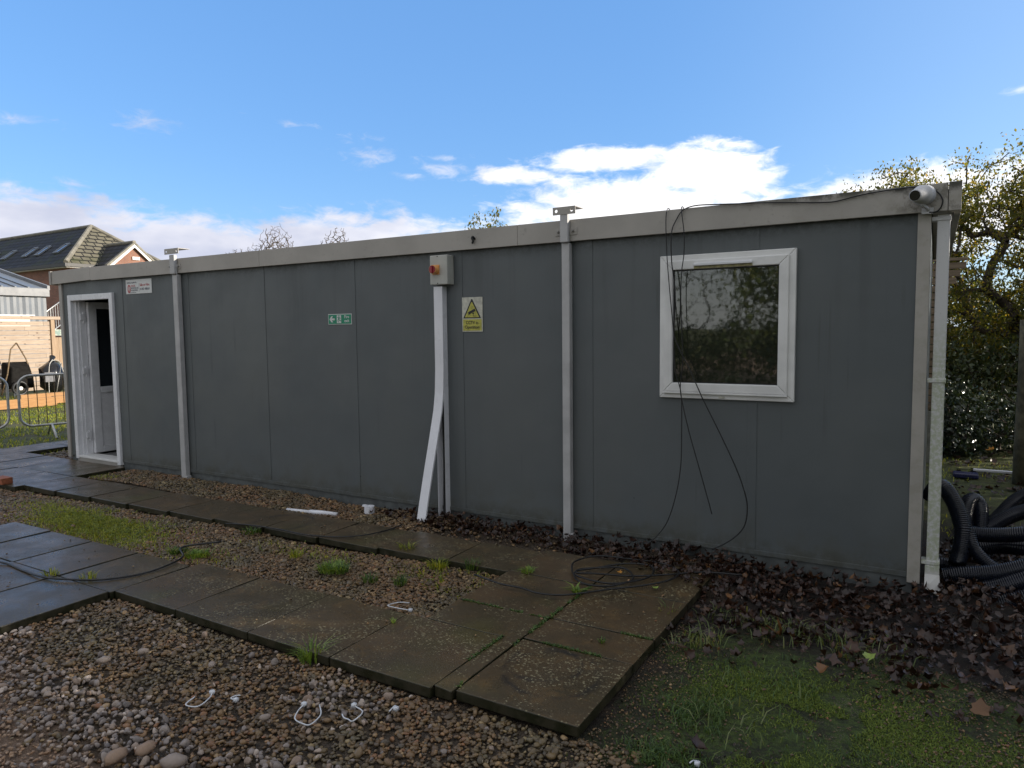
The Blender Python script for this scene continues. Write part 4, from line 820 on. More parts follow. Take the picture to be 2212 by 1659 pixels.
# ------------------------------------------------------------------ trees and shrubs
def grow(base, top, attract, r_tip, jitter=.08, maxr=.2, bias=.25):
    base = np.array(base, float); top = np.array(top, float); k = 7
    nodes = [base+(top-base)*i/(k-1)+np.array([math.sin(i*1.3)*.04, math.cos(i*1.7)*.04, 0])*np.linalg.norm(top-base)*.3*(0 < i) for i in range(k)]
    par = [-1]+list(range(k-1)); A = np.array(attract); order = np.argsort(np.linalg.norm(A-nodes[-1], axis=1)); tips = []
    for idx in order:
        a = A[idx]; N = np.array(nodes); d = np.linalg.norm(N-a, axis=1)+np.maximum(0, N[:,2]-a[2])*bias*4; d[0:2] += 99; j = int(np.argmin(d)); L = np.linalg.norm(a-nodes[j]); q = j
        steps = 2 if L < .5 else 3
        for s in range(1, steps+1):
            p = nodes[j]+(a-nodes[j])*s/steps+rng.normal(0, jitter*L/steps, 3)*(s < steps)
            nodes.append(p); par.append(q); q = len(nodes)-1
        tips.append(q)
    N = np.array(nodes); ar = np.zeros(len(N))
    for i in range(len(N)-1, 0, -1):
        ar[i] = max(ar[i], r_tip**2.3); ar[par[i]] += ar[i]
    rad = np.minimum(ar**(1/2.3), maxr); return N, np.array(par), rad, tips
def limbs(name, N, par, rad, mat, parent, sides=5):
    i = np.arange(1, len(N)); a, b = N[par[i]], N[i]; t = b-a; L = np.linalg.norm(t, axis=1, keepdims=True); t = t/np.maximum(L, 1e-6)
    ref = np.where(np.abs(t[:,2:3]) > .9, np.array([[1., 0, 0]]), np.array([[0, 0, 1.]])); u = np.cross(t, ref); u /= np.linalg.norm(u, axis=1, keepdims=True); w = np.cross(t, u)
    ra = np.minimum(rad[par[i]], rad[i]*1.35)[:,None]; rb = rad[i][:,None]; V = []
    for P, R in ((a, ra), (b, rb)):
        for k in range(sides): an = 2*PI*k/sides; V.append(P+(u*math.cos(an)+w*math.sin(an))*R)
    V = np.stack(V, 1); F1 = np.array([(k, (k+1) % sides, sides+(k+1) % sides, sides+k) for k in range(sides)])
    F = (F1[None]+(np.arange(len(i))*2*sides)[:,None,None]).reshape(-1, 4); return mesh_np(name, V, F, mat, parent, True)
def crown_pts(n, c, r, clump=.35, shell=.5, low=-1.0, mod=.28):
    P = rng.normal(0, 1, (n*3, 3)); P /= np.linalg.norm(P, axis=1, keepdims=True); P *= (rng.uniform(shell, 1, (len(P), 1)))**.6
    if mod < .2: P = np.sign(P)*np.abs(P)**.75
    P *= 1+mod*np.sin(P[:,0:1]*4.3+1)*np.cos(P[:,1:2]*3.7)+mod*.5*np.sin(P[:,2:3]*7)
    P = P[P[:,2] > low]; P = P*np.array(r)+np.array(c); k = np.sin(P[:,0]*2.1+1)*np.sin(P[:,1]*2.3)*np.sin(P[:,2]*2.6+.5); P = P[k > -clump]; return P[:n]
def foliage(name, N, tips, per, spread, size, mat, parent):
    C = N[np.repeat(tips, per)]+rng.normal(0, spread, (len(tips)*per, 3)); return leaves_np(name, C[:,:2], C[:,2], size, mat, parent, up=None, curl=.2, shape='oval')
def tree(name, base, h, crown, radii, n, per, size, label, cat, lm, bm='bark', r_tip=.006, spread=.16, clump=.35, group=None, maxr=.16, shell=.45, low=-1.0, mod=.28):
    r = thing(name, base, label, cat, group); A = crown_pts(n, crown, radii, clump, shell, low, mod)
    N, par, rad, tips = grow(base, (base[0]+(crown[0]-base[0])*.5, base[1]+(crown[1]-base[1])*.5, base[2]+h), A, r_tip, .05 if per == 0 else .12, maxr)
    limbs('trunk', N, par, rad, M[bm], r)
    if per: foliage('crown', N, tips, per, spread, size, M[lm], r)
    return r
tree('broadleaf_tree', (1.5, 9.6, -.05), 1.6, (.85, 9.6, 2.38), (3.3, 2.0, 2.0), 2700, 40, .054, 'broadleaf tree with yellowing leaves rising behind the right end of the cabin', 'tree', 'leaf_tree', spread=.10, clump=.35, r_tip=.0085, maxr=.11, shell=.25, mod=.12)
tree('hedge_bush', (2.6, 8.2, -.05), .6, (2.6, 8.3, 1.5), (1.3, 1.0, 1.9), 220, 34, .075, 'dark dense bush at the right edge behind the mossy post', 'bush', 'leaf_dark', spread=.14, low=-.8)
tree('hedge_bush', (-.6, 7.4, -.05), .5, (-.5, 7.4, .75), (1.1, .8, .95), 170, 34, .07, 'low dark bush directly beyond the downpipe', 'bush', 'leaf_dark', spread=.14, low=-.8)
tree('hedge_bush', (1.1, 7.3, -.05), .4, (1.1, 7.3, .55), (1.2, .7, .9), 170, 34, .07, 'low dark bush between the mossy post and the downpipe', 'bush', 'leaf_dark', spread=.14, low=-.8)
tree('ivy_bush', (.15, 5.6, -.05), .3, (.15, 5.6, .40), (.42, .4, .62), 110, 26, .06, 'glossy dark ivy bush beside the slatted screen', 'bush', 'leaf_ivy', spread=.09, low=-.9)
tree('ivy_bush', (.75, 6.0, -.05), .2, (.75, 6.0, .25), (.55, .45, .42), 90, 26, .06, 'low ivy mound left of the mossy post', 'bush', 'leaf_ivy', spread=.09, low=-.9)
tree('hedge_bush', (-.4, 14.0, -.05), .8, (-.4, 14.0, 1.4), (2.6, 1.2, 1.5), 260, 34, .11, 'dark tall bush far behind the broadleaf tree, left part', 'bush', 'leaf_dark', spread=.2, low=-.9)
tree('hedge_bush', (3.2, 13.0, -.05), .8, (3.2, 13.0, 1.5), (2.6, 1.2, 1.7), 260, 34, .11, 'dark tall bush far behind the broadleaf tree, right part', 'bush', 'leaf_dark', spread=.2, low=-.9)
tree('evergreen_bush', (-13.2, 15.2, -.05), 2.2, (-13.0, 15.2, 3.95), (1.5, 1.0, 1.35), 260, 16, .09, 'leafy bush whose top sprigs show above the middle of the roof', 'bush', 'leaf_tree', spread=.09, clump=.3)
for (b, cz, rx, hz, lab) in (((-58.0, 45.5, 0), 7.6, 4.6, 3.5, 'larger bare winter tree showing above the left part of the roof'), ((-51.5, 47.5, 0), 7.6, 3.6, 3.1, 'smaller bare winter tree right of the larger one')):
    tree('bare_tree', b, 4.5, (b[0], b[1], cz+.35), (rx, rx*.7, hz), 4200, 0, .1, lab, 'tree', None, 'twig', r_tip=.017, clump=1.0, shell=.5, maxr=.3)
# planting to the right and behind the viewer: shades the yard and shows in the window glass
for (x, y, h, r_, lab) in ((6.5, -5.5, 5.0, 2.2, 'tall evergreen right of the yard, farthest forward'), (6.0, -1.6, 4.9, 2.1, 'tall evergreen right of the yard level with the slabs'), (6.3, 2.2, 4.8, 2.1, 'tall evergreen right of the yard level with the cabin'), (6.6, 6.0, 5.0, 2.2, 'tall evergreen right of the yard beyond the hoses'),
                           (1.5, -16.5, 6.0, 2.6, 'evergreen behind the viewer, right of the others seen in the window'), (-3.2, -17.0, 6.4, 2.5, 'evergreen behind the viewer at the right of the window reflection'), (5.8, -13.0, 6.0, 2.8, 'evergreen behind the viewer at the corner of the yard')):
    tree('evergreen_tree', (x, y, 0), 1.6, (x, y, h*.52), (r_, r_, h*.5), 300, 34, .15, lab, 'tree', 'leaf_mid' if y < -9 else 'leaf_dark', spread=.30, clump=.5, shell=.3, low=-.95)
tree('broadleaf_tree', (-7.6, -17.5, 0), 1.8, (-7.4, -17.5, 3.4), (2.6, 2.2, 2.4), 260, 6, .10, 'thin-crowned tree behind the viewer at the left of the window reflection', 'tree', 'leaf_mid', spread=.3, clump=.3)
tree('hedge_bush', (-6.0, -16.0, 0), .5, (-6.0, -16.0, .75), (3.2, .9, .95), 220, 34, .12, 'low clipped hedge behind the viewer below the thin tree', 'bush', 'leaf_dark', spread=.2, low=-.9)

# mossy post and slatted screen at the right
p = on_z(2212, 1042, 0); pm = MB(); n = 10
pm.tube([(p.x+.02, p.y, -.1), (p.x+.015, p.y, .5), (p.x+.02, p.y+.01, 1.1), (p.x+.012, p.y, 1.66)], .11, 12, rs=[.125, .115, .11, .105]); tag(pm.build('timber_post', M['post'], None, True), 'thick mossy timber post at the right edge of the picture', 'post')
sc = thing('slatted_screen', (.05, 5.0, 0), 'weathered slatted timber screen behind the right corner of the cabin', 'fence')
for i in range(20):
    z = .60+i*.088; x1 = .05 if i < 15 else (.09, .14, .19, .24, .28)[i-15]; MB().box(-.75, x1+random.uniform(-.02, .02), 4.98+random.uniform(-.004, .004), 5.005, z, z+.074).build('slat', M['slat'], sc, bevel=.003)
MB().box(-.75, .05, 4.985, 5.02, -.05, .58).build('gravel_board', M['concrete'], sc, bevel=.004); MB().box(-.76, .31, 4.96, 5.03, 2.365, 2.40).build('capping', M['slat'], sc, bevel=.004)
for x in (-.7, -.03): MB().box(x, x+.07, 5.021, 5.09, -.1, 2.36).build('screen_post', M['post'], sc)

# ------------------------------------------------------------------ background on the left
# timber fence beside the shed
FXa, FXb = Vector((-21.30, -.5, 0)), Vector((-21.95, 5.95, 0)); du = (FXb-FXa).normalized(); nrm = Vector((du.y, -du.x, 0))
fe = thing('timber_fence', FXa, 'sunlit pale horizontal board fence with flat top rail beyond the barriers', 'fence')
ang = math.atan2(du.y, du.x); MF = Matrix.Translation(FXa) @ Matrix.Rotation(ang, 4, 'Z'); LF = (FXb-FXa).length
bd = MB(); nb = 15
for i in range(nb):
    s = 0
    while s < LF-.01:
        e_ = min(LF, s+random.uniform(1.8, 2.6)); z = .06+i*(2.02-.06)/nb; bd.box(s, e_-.006, -.012+random.uniform(-.003, .003), .012, z, z+(2.02-.06)/nb-.013, MF); s = e_
bd.build('boards', M['fence'], fe); MB().box(-.1, LF+.45, -.06, .06, 2.06, 2.15, MF).build('top_rail', M['fence'], fe, bevel=.006)
for s in (.6, 3.4, LF+.06): MB().box(s-.05, s+.06, -.05, .06, 0, 2.055, MF).build('fence_post', M['fence_v'], fe, bevel=.005)
gt = thing('board_gate', FXb, 'vertical board gate between the fence end and the green post', 'gate'); gb = MB()
for i in range(4): gb.box(LF+.14+i*.115, LF+.14+i*.115+.108, .02, .045, .05, 1.55, MF)
gb.build('boards', M['fence_v'], gt); MB().box(LF+.14, LF+.60, .046, .07, 1.20, 1.30, MF).box(LF+.14, LF+.60, .046, .07, .3, .4, MF).build('ledge', M['fence_v'], gt); MB().box(LF+.13, LF+.62, -.0, .05, 1.60, 1.78, MF).build('dark_rail', M['green_paint'], gt)
gp = thing('green_post', FXb, 'pale green peeling painted post with a yellow top left of the cabin corner', 'post')
MB().box(LF+.62, LF+1.02, -.08, .10, 0, 1.86, MF).build('shaft', M['green_paint'], gp, bevel=.01); MB().box(LF+.60, LF+1.04, -.10, .12, 1.861, 1.97, MF).build('cap', M['yellow_band'], gp, bevel=.01)
# crowd barriers
def barrier(c0, direction, length, label, zb=.17, zt=.98):
    d = Vector(direction).normalized(); c0 = Vector(c0); r = thing('crowd_barrier', c0, label, 'barrier', 'crowd barriers'); P = []
    rad = .17; U = lambda s, z: c0+d*s+Vector((0, 0, z))
    for (s, z, a0) in ((rad, zt-rad, PI), (length-rad, zt-rad, PI/2), (length-rad, zb+rad, 0), (rad, zb+rad, -PI/2)):
        for k in range(7): a = a0-PI/2*k/6; P.append(U(s+rad*math.cos(a), z+rad*math.sin(a)))
    P += [P[0], P[1]]; MB().tube(P, .020, 10, caps=False).build('tube_frame', M['galv'], r, True)
    n = int(length/.125); bars = MB()
    for k in range(n):
        s = length*(k+1)/(n+1); MB().tube([U(s, zb), U(s, zt)], .0065, 6).build('upright_bar', M['galv_wire'], r)
    nn = Vector((d.y, -d.x, 0))
    for s in (.42, length-.42): MB().tube([U(s, zb)+nn*.36-Vector((0, 0, zb+.02)), U(s, zb)+nn*.05, U(s, zb)-nn*.05, U(s, zb)-nn*.36-Vector((0, 0, zb+.02))], .018, 8).build('foot', M['galv'], r, True)
    for z in (zb+.22, zt-.3): MB().tube([U(-.001, z), U(-.05, z)], .008, 6).tube([U(-.05, z-.04), U(-.05, z+.03)], .008, 6).build('hook', M['galv'], r)
    return r
dB = Vector((.35, 1.0, 0)).normalized()
barrier((-12.42, .72, 0), (.30, 1, 0), 2.2, 'galvanised crowd barrier, right one, running behind the cabin corner')
e_ = Vector((-12.50, .60, 0)); d2 = Vector((-.25, -1, 0)).normalized(); barrier(e_+d2*2.2, -d2, 2.2, 'galvanised crowd barrier, left one, cut off by the picture edge')
# timbers
def plank(a, b, w, h, label, z=0): 
    a, b = Vector(a), Vector(b); L = (b-a).length; Mx = Matrix.Translation(a+Vector((0, 0, z))) @ Matrix.Rotation(math.atan2((b-a).y, (b-a).x), 4, 'Z')
    return tag(MB().box(0, L, -w/2, w/2, 0, h, Mx).build('timber_beam', M['plank'], None, bevel=.006), label, 'beam')
plank((-17.75, .9, 0), (-17.40, 3.75, 0), .10, .20, 'long sunlit orange timber beam lying nearest behind the barriers'); plank((-19.1, 3.75, 0), (-18.9, 6.6, 0), .22, .17, 'orange-brown timber beam lying behind the nearest one'); plank((-17.95, 3.95, 0), (-17.8, 5.4, 0), .16, .17, 'short dark-ended orange timber block right of the beams')
# wheelbarrow, tray and legs standing for its shadow on the boards; black sack beside
wb = thing('wheelbarrow', (-21.0, 4.75, 0), 'black wheelbarrow at the board fence, tray and legs shaped after its shadow', 'wheelbarrow')
tray = MB(); o = [(-21.15, 4.25, .18), (-21.15, 5.05, .18), (-21.25, 5.0, .92), (-21.25, 4.35, .92)]; i_ = [(-20.85, 4.4, .30), (-20.85, 4.92, .30), (-20.92, 4.88, .78), (-20.92, 4.46, .78)]
tray.add(o+i_, [(0,1,5,4), (1,2,6,5), (2,3,7,6), (3,0,4,7), (4,5,6,7), (3,2,1,0)]); tray.build('tray', M['matte_black'], wb, bevel=.03)
MB().tube([(-21.0, 4.2, .05), (-20.95, 4.35, .6), (-21.15, 4.55, 1.25), (-21.2, 4.72, 1.42)], .018, 8).tube([(-21.0, 5.0, .05), (-20.95, 4.95, .5), (-21.15, 4.9, 1.0), (-21.2, 4.72, 1.42)], .018, 8).build('handle_shadow_frame', M['galv_wire'], wb, True)  # brown legs trace the shadow of the barrow handles on the fence
ws = MB(); wc0 = Vector((-20.78, 4.55, .22))
ws.tube([wc0+Vector((0, .17*math.cos(a), .17*math.sin(a))) for a in np.linspace(0, 2*PI, 21)], .035, 8, caps=False); wh = ws.build('wheel', M['black'], wb, True); MB().tube([wc0-Vector((.05, 0, 0)), wc0+Vector((.05, 0, 0))], .05, 10).build('hub', M['galv'], wh)
bs = thing('rubbish_sack', (-20.75, 5.35, 0), 'shiny black plastic rubbish sack slumped right of the wheelbarrow', 'sack')
v = ICO_V*(1+rng.uniform(-.12, .12, (len(ICO_V), 1)))*np.array([.30, .33, .46])+np.array([-20.75, 5.35, .46]); mesh_np('bag', v, ICO_F, M['black_gloss'], bs, False)
MB().tube([(-20.75, 5.35, .86), (-20.72, 5.33, .93), (-20.78, 5.40, 1.02)], .05, 8, rs=[.09, .04, .08]).build('knot', M['black_gloss'], bs, True)
ch = thing('folded_chair_frame', (-20.45, 5.3, 0), 'folded metal tube frame with a grey pad leaning on the black sack', 'chair frame')
MB().tube(smooth_path([(-20.35, 5.05, .02), (-20.42, 5.1, .5), (-20.5, 5.2, .88), (-20.5, 5.42, .90), (-20.45, 5.52, .5), (-20.38, 5.62, .02)]), .010, 8).tube([(-20.3, 5.2, .02), (-20.44, 5.45, .85)], .012, 8).build('tube_frame', M['steel'], ch, True); MB().box(-20.43, -20.39, 4.98, 5.24, .36, .62).build('pad', M['pad'], ch, bevel=.01)

# metal shed
sd = thing('metal_shed', (-25.5, 4, 0), 'grey corrugated metal shed with low pitched roof behind the board fence', 'shed')
y0, y1, xf, ze = -8.0, 7.55, -25.3, 3.12; vs = []; fs = []; n = int((y1-y0)/.09)
for k in range(n+1):
    y = y0+(y1-y0)*k/n; dx = (.0, .022, .022, .0)[k % 4]; vs += [(xf+dx, y, 0), (xf+dx, y, ze-.22)]
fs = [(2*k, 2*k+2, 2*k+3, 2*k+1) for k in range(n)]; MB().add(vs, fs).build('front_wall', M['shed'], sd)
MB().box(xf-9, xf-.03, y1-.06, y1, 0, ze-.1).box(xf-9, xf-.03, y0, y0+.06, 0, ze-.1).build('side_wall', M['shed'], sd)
MB().box(xf-.03, xf+.13, y0-.1, y1+.06, ze-.24, ze+.02).build('gutter_fascia', M['shed_trim'], sd, bevel=.01)
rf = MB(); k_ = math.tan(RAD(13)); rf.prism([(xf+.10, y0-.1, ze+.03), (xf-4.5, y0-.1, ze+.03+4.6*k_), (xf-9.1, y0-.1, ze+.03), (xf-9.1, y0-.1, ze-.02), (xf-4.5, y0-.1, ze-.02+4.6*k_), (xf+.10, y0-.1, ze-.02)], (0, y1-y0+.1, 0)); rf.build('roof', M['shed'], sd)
rb = MB()
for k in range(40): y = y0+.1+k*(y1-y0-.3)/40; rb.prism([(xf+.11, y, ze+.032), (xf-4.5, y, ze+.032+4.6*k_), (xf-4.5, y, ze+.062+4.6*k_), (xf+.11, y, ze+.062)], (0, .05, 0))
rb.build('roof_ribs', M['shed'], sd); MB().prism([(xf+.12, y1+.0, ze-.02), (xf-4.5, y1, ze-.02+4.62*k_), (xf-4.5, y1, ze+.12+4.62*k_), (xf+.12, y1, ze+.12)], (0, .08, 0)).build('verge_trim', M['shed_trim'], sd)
MB().box(xf+.023, xf+.05, 5.75, 7.0, 1.9, 2.25).box(xf+.023, xf+.07, 5.6, 7.15, 2.251, 2.28).build('wall_panel', M['white_paint'], sd)
# stair railing
rl = thing('stair_railing', (-27.5, 8.6, 0), 'galvanised stair handrail with upright bars in front of the brick house', 'railing')
a, b = Vector((-27.6, 8.45, 2.30)), Vector((-28.4, 9.55, 2.86)); c2 = Vector((-28.7, 10.4, 2.86))
MB().tube([a, b, c2], .022, 8).tube([a-Vector((0, 0, .85)), b-Vector((0, 0, .85)), c2-Vector((0, 0, .85))], .022, 8).build('handrail', M['galv'], rl, True)
for k in range(9): q = a.lerp(b, k/8); MB().tube([q, q-Vector((0, 0, .85 if k % 4 else 2.6))], .012 if k % 4 else .022, 6).build('baluster', M['galv'], rl)
# brick house
hs = thing('brick_house', (-52, 24, 0), 'red brick house with hipped slate roof, skylights and a small gable, left background', 'house')
xc, yw, ez, hw, az_ = -49.1, 20.6, 6.36, 3.95, 9.45; xl = -75.0; yb = yw+2*hw
MB().box(xl, xc-.42, yw+.42, yw+.7, 0, ez).build('front_wall', M['brick_x'], hs); MB().box(xc-.7, xc-.4, yw+.422, yb-.4, 0, ez-.002).build('end_wall', M['brick_y'], hs)
ap = (xc-hw, yw+hw, az_); r_ = MB()
r_.prism([(xl, yw, ez), (xc, yw, ez), ap, (xl, yw+hw, az_)], (0, .04, -.12)); rfo = r_.build('roof', M['tile_x'], hs)
MB().prism([(xc, yw, ez), (xc, yb, ez), ap], (-.10, 0, -.12)).build('roof_hip', M['tile_y'], hs)
MB().prism([(xl, yb, ez), (xl, yw+hw, az_), ap, (xc, yb, ez)], (0, -.04, -.12)).build('roof_back', M['tile_x'], hs)
def cap(p0, p1, r=.13): return [Vector(p0)+Vector((0, 0, .03)), Vector(p1)+Vector((0, 0, .03))]
MB().tube(cap((xc, yw, ez), ap), .15, 8).tube(cap((xc, yb, ez), ap), .15, 8).tube(cap((xl, yw+hw, az_), ap), .13, 8).build('ridge_tiles', M['ridge'], hs)
MB().box(xl, xc+.02, yw-.05, yw+.06, ez-.24, ez-.02).box(xc-.08, xc+.03, yw+.062, yb, ez-.24, ez-.02).build('gutter', M['black'], hs); MB().box(xl, xc-.1, yw+.08, yw+.41, ez-.30, ez-.245).box(xc-.398, xc-.1, yw+.42, yb-.4, ez-.30, ez-.245).build('eaves_board', M['white_paint'], hs)
sl = (az_-ez)/hw
for X in (-52.2, -54.7, -56.5, -59.6, -62.2):
    yy0, yy1 = yw+1.15, yw+1.95; w = MB(); x0, x1 = X-.45, X+.05; P = lambda x, y, o=0.: (x, y-o*.6, ez+sl*(y-yw)+o)
    f = MB()
    for (xa, xb, ya, yb_) in ((x0-.07, x0, yy0-.07, yy1+.07), (x1, x1+.07, yy0-.07, yy1+.07), (x0, x1, yy0-.07, yy0), (x0, x1, yy1, yy1+.07)): f.prism([P(xa, ya, .02), P(xb, ya, .02), P(xb, yb_, .02), P(xa, yb_, .02)], (0, -.06, .08))
    so = f.build('skylight', M['shed_trim'], hs); MB().prism([P(x0, yy0, .05), P(x1, yy0, .05), P(x1, yy1, .05), P(x0, yy1, .05)], (0, -.01, .015)).build('pane', M['sky_glass'], so)
gx_, gyc, gz, gh = -48.0, yw+hw, 7.83, 1.75
zb_ = 6.30; gw = MB(); gw.prism([(gx_, gyc-gh, zb_), (gx_, gyc+gh, zb_), (gx_, gyc, gz-.12)], (-.3, 0, 0)); gw.build('gable_wall', M['brick_y'], hs)
MB().prism([(gx_+.22, gyc-gh-.25, zb_-.05), (gx_+.22, gyc, gz+.12), (gx_+.22, gyc, gz), (gx_+.22, gyc-gh-.2, zb_-.15)], (-3.2, 0, 0)).prism([(gx_+.22, gyc+gh+.25, zb_-.05), (gx_+.22, gyc, gz+.12), (gx_+.22, gyc, gz), (gx_+.22, gyc+gh+.2, zb_-.15)][::-1], (-3.2, 0, 0)).build('gable_roof', M['tile_x'], hs)
MB().prism([(gx_+.225, gyc-gh-.2, zb_-.16), (gx_+.225, gyc, gz-.005), (gx_+.225, gyc, gz-.22), (gx_+.225, gyc-gh+.05, zb_-.16)], (-.05, 0, 0)).prism([(gx_+.225, gyc+gh+.2, zb_-.16), (gx_+.225, gyc, gz-.005), (gx_+.225, gyc, gz-.22), (gx_+.225, gyc+gh-.05, zb_-.16)][::-1], (-.05, 0, 0)).build('bargeboard', M['white_paint'], hs)
MB().tube([(gx_+.2, gyc, gz+.13), (gx_-3.0, gyc, gz+.13)], .13, 8).build('gable_ridge', M['ridge'], hs)
MB().prism([(gx_+.27, gyc-gh-.28, zb_-.02), (gx_+.27, gyc, gz+.16), (gx_+.27, gyc, gz+.02), (gx_+.27, gyc-gh-.24, zb_-.16)], (-.28, 0, 0)).prism([(gx_+.27, gyc+gh+.28, zb_-.02), (gx_+.27, gyc, gz+.16), (gx_+.27, gyc, gz+.02), (gx_+.27, gyc+gh+.24, zb_-.16)][::-1], (-.28, 0, 0)).build('verge_tiles', M['ridge'], hs)
MB().box(gx_+.002, gx_+.09, gyc-.12, gyc+.42, 6.75, 6.98).build('wall_light', M['white_paint'], hs, bevel=.02)

# ------------------------------------------------------------------ sky, sun
SUN_AZ, SUN_EL = 65.0, 17.0       # azimuth measured from +Y towards +X
w = bpy.data.worlds.new('World'); SC.world = w; w.use_nodes = True; T = w.node_tree; T.nodes.clear()
def N_(t, **k):
    n = T.nodes.new(t)
    for a, v in k.items(): setattr(n, a, v)
    return n
def mth(op, a, b=None, c=None, clamp=False):
    n = N_('ShaderNodeMath', operation=op, use_clamp=clamp)
    for i, v in enumerate((a, b, c)):
        if v is None: continue
        if hasattr(v, 'is_output'): T.links.new(v, n.inputs[i])
        else: n.inputs[i].default_value = v
    return n.outputs[0]
def mr(x, a, b, lo=0., hi=1.):
    n = N_('ShaderNodeMapRange', interpolation_type='SMOOTHSTEP'); T.links.new(x, n.inputs['Value'])
    for k, v in zip(('From Min', 'From Max', 'To Min', 'To Max'), (a, b, lo, hi)): n.inputs[k].default_value = v
    return n.outputs[0]
sky = N_('ShaderNodeTexSky', sky_type='NISHITA'); sky.sun_disc = False; sky.sun_elevation = RAD(SUN_EL); sky.sun_rotation = RAD(SUN_AZ)
sky.air_density = 1.0; sky.dust_density = .6; sky.ozone_density = 2.5
tc = N_('ShaderNodeTexCoord'); nv = N_('ShaderNodeVectorMath', operation='NORMALIZE'); T.links.new(tc.outputs['Generated'], nv.inputs[0])
sp = N_('ShaderNodeSeparateXYZ'); T.links.new(nv.outputs[0], sp.inputs[0]); DX_, DY_, DZ_ = sp.outputs
az = mth('MULTIPLY', mth('ARCTAN2', DX_, DY_), 180/PI); el = mth('MULTIPLY', mth('ARCSINE', DZ_), 180/PI)
cb = N_('ShaderNodeCombineXYZ'); T.links.new(az, cb.inputs[0]); T.links.new(el, cb.inputs[1])
sc_ = N_('ShaderNodeVectorMath', operation='MULTIPLY'); T.links.new(cb.outputs[0], sc_.inputs[0]); sc_.inputs[1].default_value = (.11, .26, 1)
def nz(scale, det, rough, dist=0.):
    n = N_('ShaderNodeTexNoise'); n.inputs['Scale'].default_value = scale; n.inputs['Detail'].default_value = det; n.inputs['Roughness'].default_value = rough; n.inputs['Distortion'].default_value = dist
    T.links.new(sc_.outputs[0], n.inputs['Vector']); return n.outputs[0]
n1 = nz(1.0, 7, .58, .35)
def blob(a, e, ra, re, gain=1.0):
    s = N_('ShaderNodeVectorMath', operation='SUBTRACT'); T.links.new(cb.outputs[0], s.inputs[0]); s.inputs[1].default_value = (a, e, 0)
    d = N_('ShaderNodeVectorMath', operation='MULTIPLY'); T.links.new(s.outputs[0], d.inputs[0]); d.inputs[1].default_value = (1/ra, 1/re, 0)
    l_ = N_('ShaderNodeVectorMath', operation='LENGTH'); T.links.new(d.outputs[0], l_.inputs[0]); return mth('MULTIPLY', mth('SUBTRACT', 1.0, l_.outputs['Value']), gain)
blobs = [(-63, 7.4, 10, 2.9), (-55, 6.4, 11, 2.7), (-44.5, 7.2, 10, 2.7), (-21, 9.2, 12.5, 3.7), (-15.5, 11.4, 6, 2.6), (-27, 7.0, 12, 2.8), (-30.5, 12.0, 4.0, 1.0), (-23, 13.0, 8, 1.2), (-2, 8.8, 8, 2.5), (4, 7.5, 6, 3.6), (-58, 2, 14, 3.0), (-30, 3, 30, 3.5)]
wisps = [(-57.1, 14.6, 2.6, .9), (-47.0, 15.3, 2.0, .35), (-50.9, 15.8, 1.0, .3), (-42.0, 13.6, 2.6, 1.1), (-36.0, 12.4, 2.8, 1.1), (-35.5, 13.3, 2.0, .35), (-65, 13.8, 2.5, .5), (4.2, 14.7, 1.3, .35), (-38.5, 12.0, 2.5, .3)]
mxv = None
for b in blobs: v = blob(*b); mxv = v if mxv is None else mth('MAXIMUM', mxv, v)
n2 = nz(4.5, 6, .62, .5)
a1 = mr(mth('ADD', mth('ADD', mxv, mth('MULTIPLY', mth('SUBTRACT', n1, .5), 1.5)), mth('MULTIPLY', mth('SUBTRACT', n2, .5), 1.1)), .0, .58)
wv = None
for b in wisps: v = blob(*b); wv = v if wv is None else mth('MAXIMUM', wv, v)
a2 = mth('MULTIPLY', mr(mth('ADD', wv, mth('MULTIPLY', mth('SUBTRACT', n2, .5), 4.0)), .1, 1.7), .6)
back = mth('MAXIMUM', mr(DY_, .1, -.25), mr(el, 30., 42.))            # unseen even cloud behind and overhead, added to light the shaded front and ground
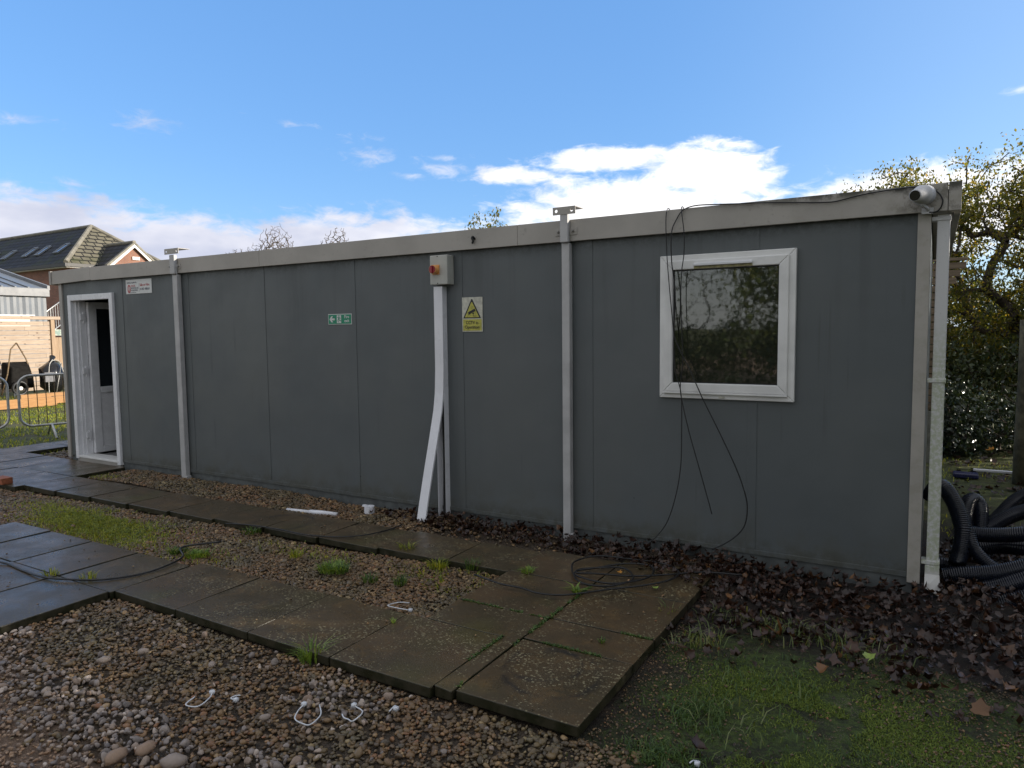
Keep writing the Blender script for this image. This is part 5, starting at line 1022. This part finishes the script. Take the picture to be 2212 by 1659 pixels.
alpha = mth('MAXIMUM', mth('MAXIMUM', a1, a2), mth('MULTIPLY', back, .8))
ns = mr(nz(1.7, 4, .5), .3, .7)
def colmix(f, a, b):
    n = N_('ShaderNodeMix', data_type='RGBA')
    for s, v in ((n.inputs[0], f), (n.inputs[6], a), (n.inputs[7], b)):
        if hasattr(v, 'is_output'): T.links.new(v, s)
        else: s.default_value = v if not isinstance(v, tuple) else (*v, 1)
    return n.outputs[2]
CL = 1.0
side = mr(az, -50., -22.)
cl = colmix(side, (2.35, 2.5, 3.1), (4.3, 4.3, 4.5)); cl2 = colmix(side, (3.15, 3.2, 3.6), (5.2, 5.1, 5.0)); cloud = colmix(ns, cl, cl2)
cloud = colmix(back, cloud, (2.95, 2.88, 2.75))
hs_ = N_('ShaderNodeHueSaturation'); hs_.inputs['Saturation'].default_value = 1.15; hs_.inputs['Hue'].default_value = .505; T.links.new(sky.outputs[0], hs_.inputs['Color'])
base = colmix(mr(az, -22., 12.), (.66, 1.58, 3.35), (1.25, 2.05, 3.5))
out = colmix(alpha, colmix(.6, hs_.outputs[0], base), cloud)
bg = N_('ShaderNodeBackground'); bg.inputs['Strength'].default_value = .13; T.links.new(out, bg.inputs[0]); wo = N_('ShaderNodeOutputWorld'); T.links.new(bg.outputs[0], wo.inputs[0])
sun = bpy.data.lights.new('sun', 'SUN'); sun.energy = 3.2; sun.angle = RAD(.5); sun.color = (1.0, .91, .78); so = bpy.data.objects.new('sun', sun); COL.objects.link(so)
sd_ = Vector((math.sin(RAD(SUN_AZ))*math.cos(RAD(SUN_EL)), math.cos(RAD(SUN_AZ))*math.cos(RAD(SUN_EL)), math.sin(RAD(SUN_EL)))); so.rotation_euler = sd_.to_track_quat('Z', 'Y').to_euler(); so.location = sd_*60

vs_ = SC.view_settings; vs_.view_transform = 'Standard'; vs_.look = 'None'; vs_.exposure = 1.05; vs_.gamma = 1; vs_.use_curve_mapping = False
SC.cycles.max_bounces = 6; SC.cycles.diffuse_bounces = 3; SC.cycles.glossy_bounces = 3; SC.cycles.transparent_max_bounces = 8
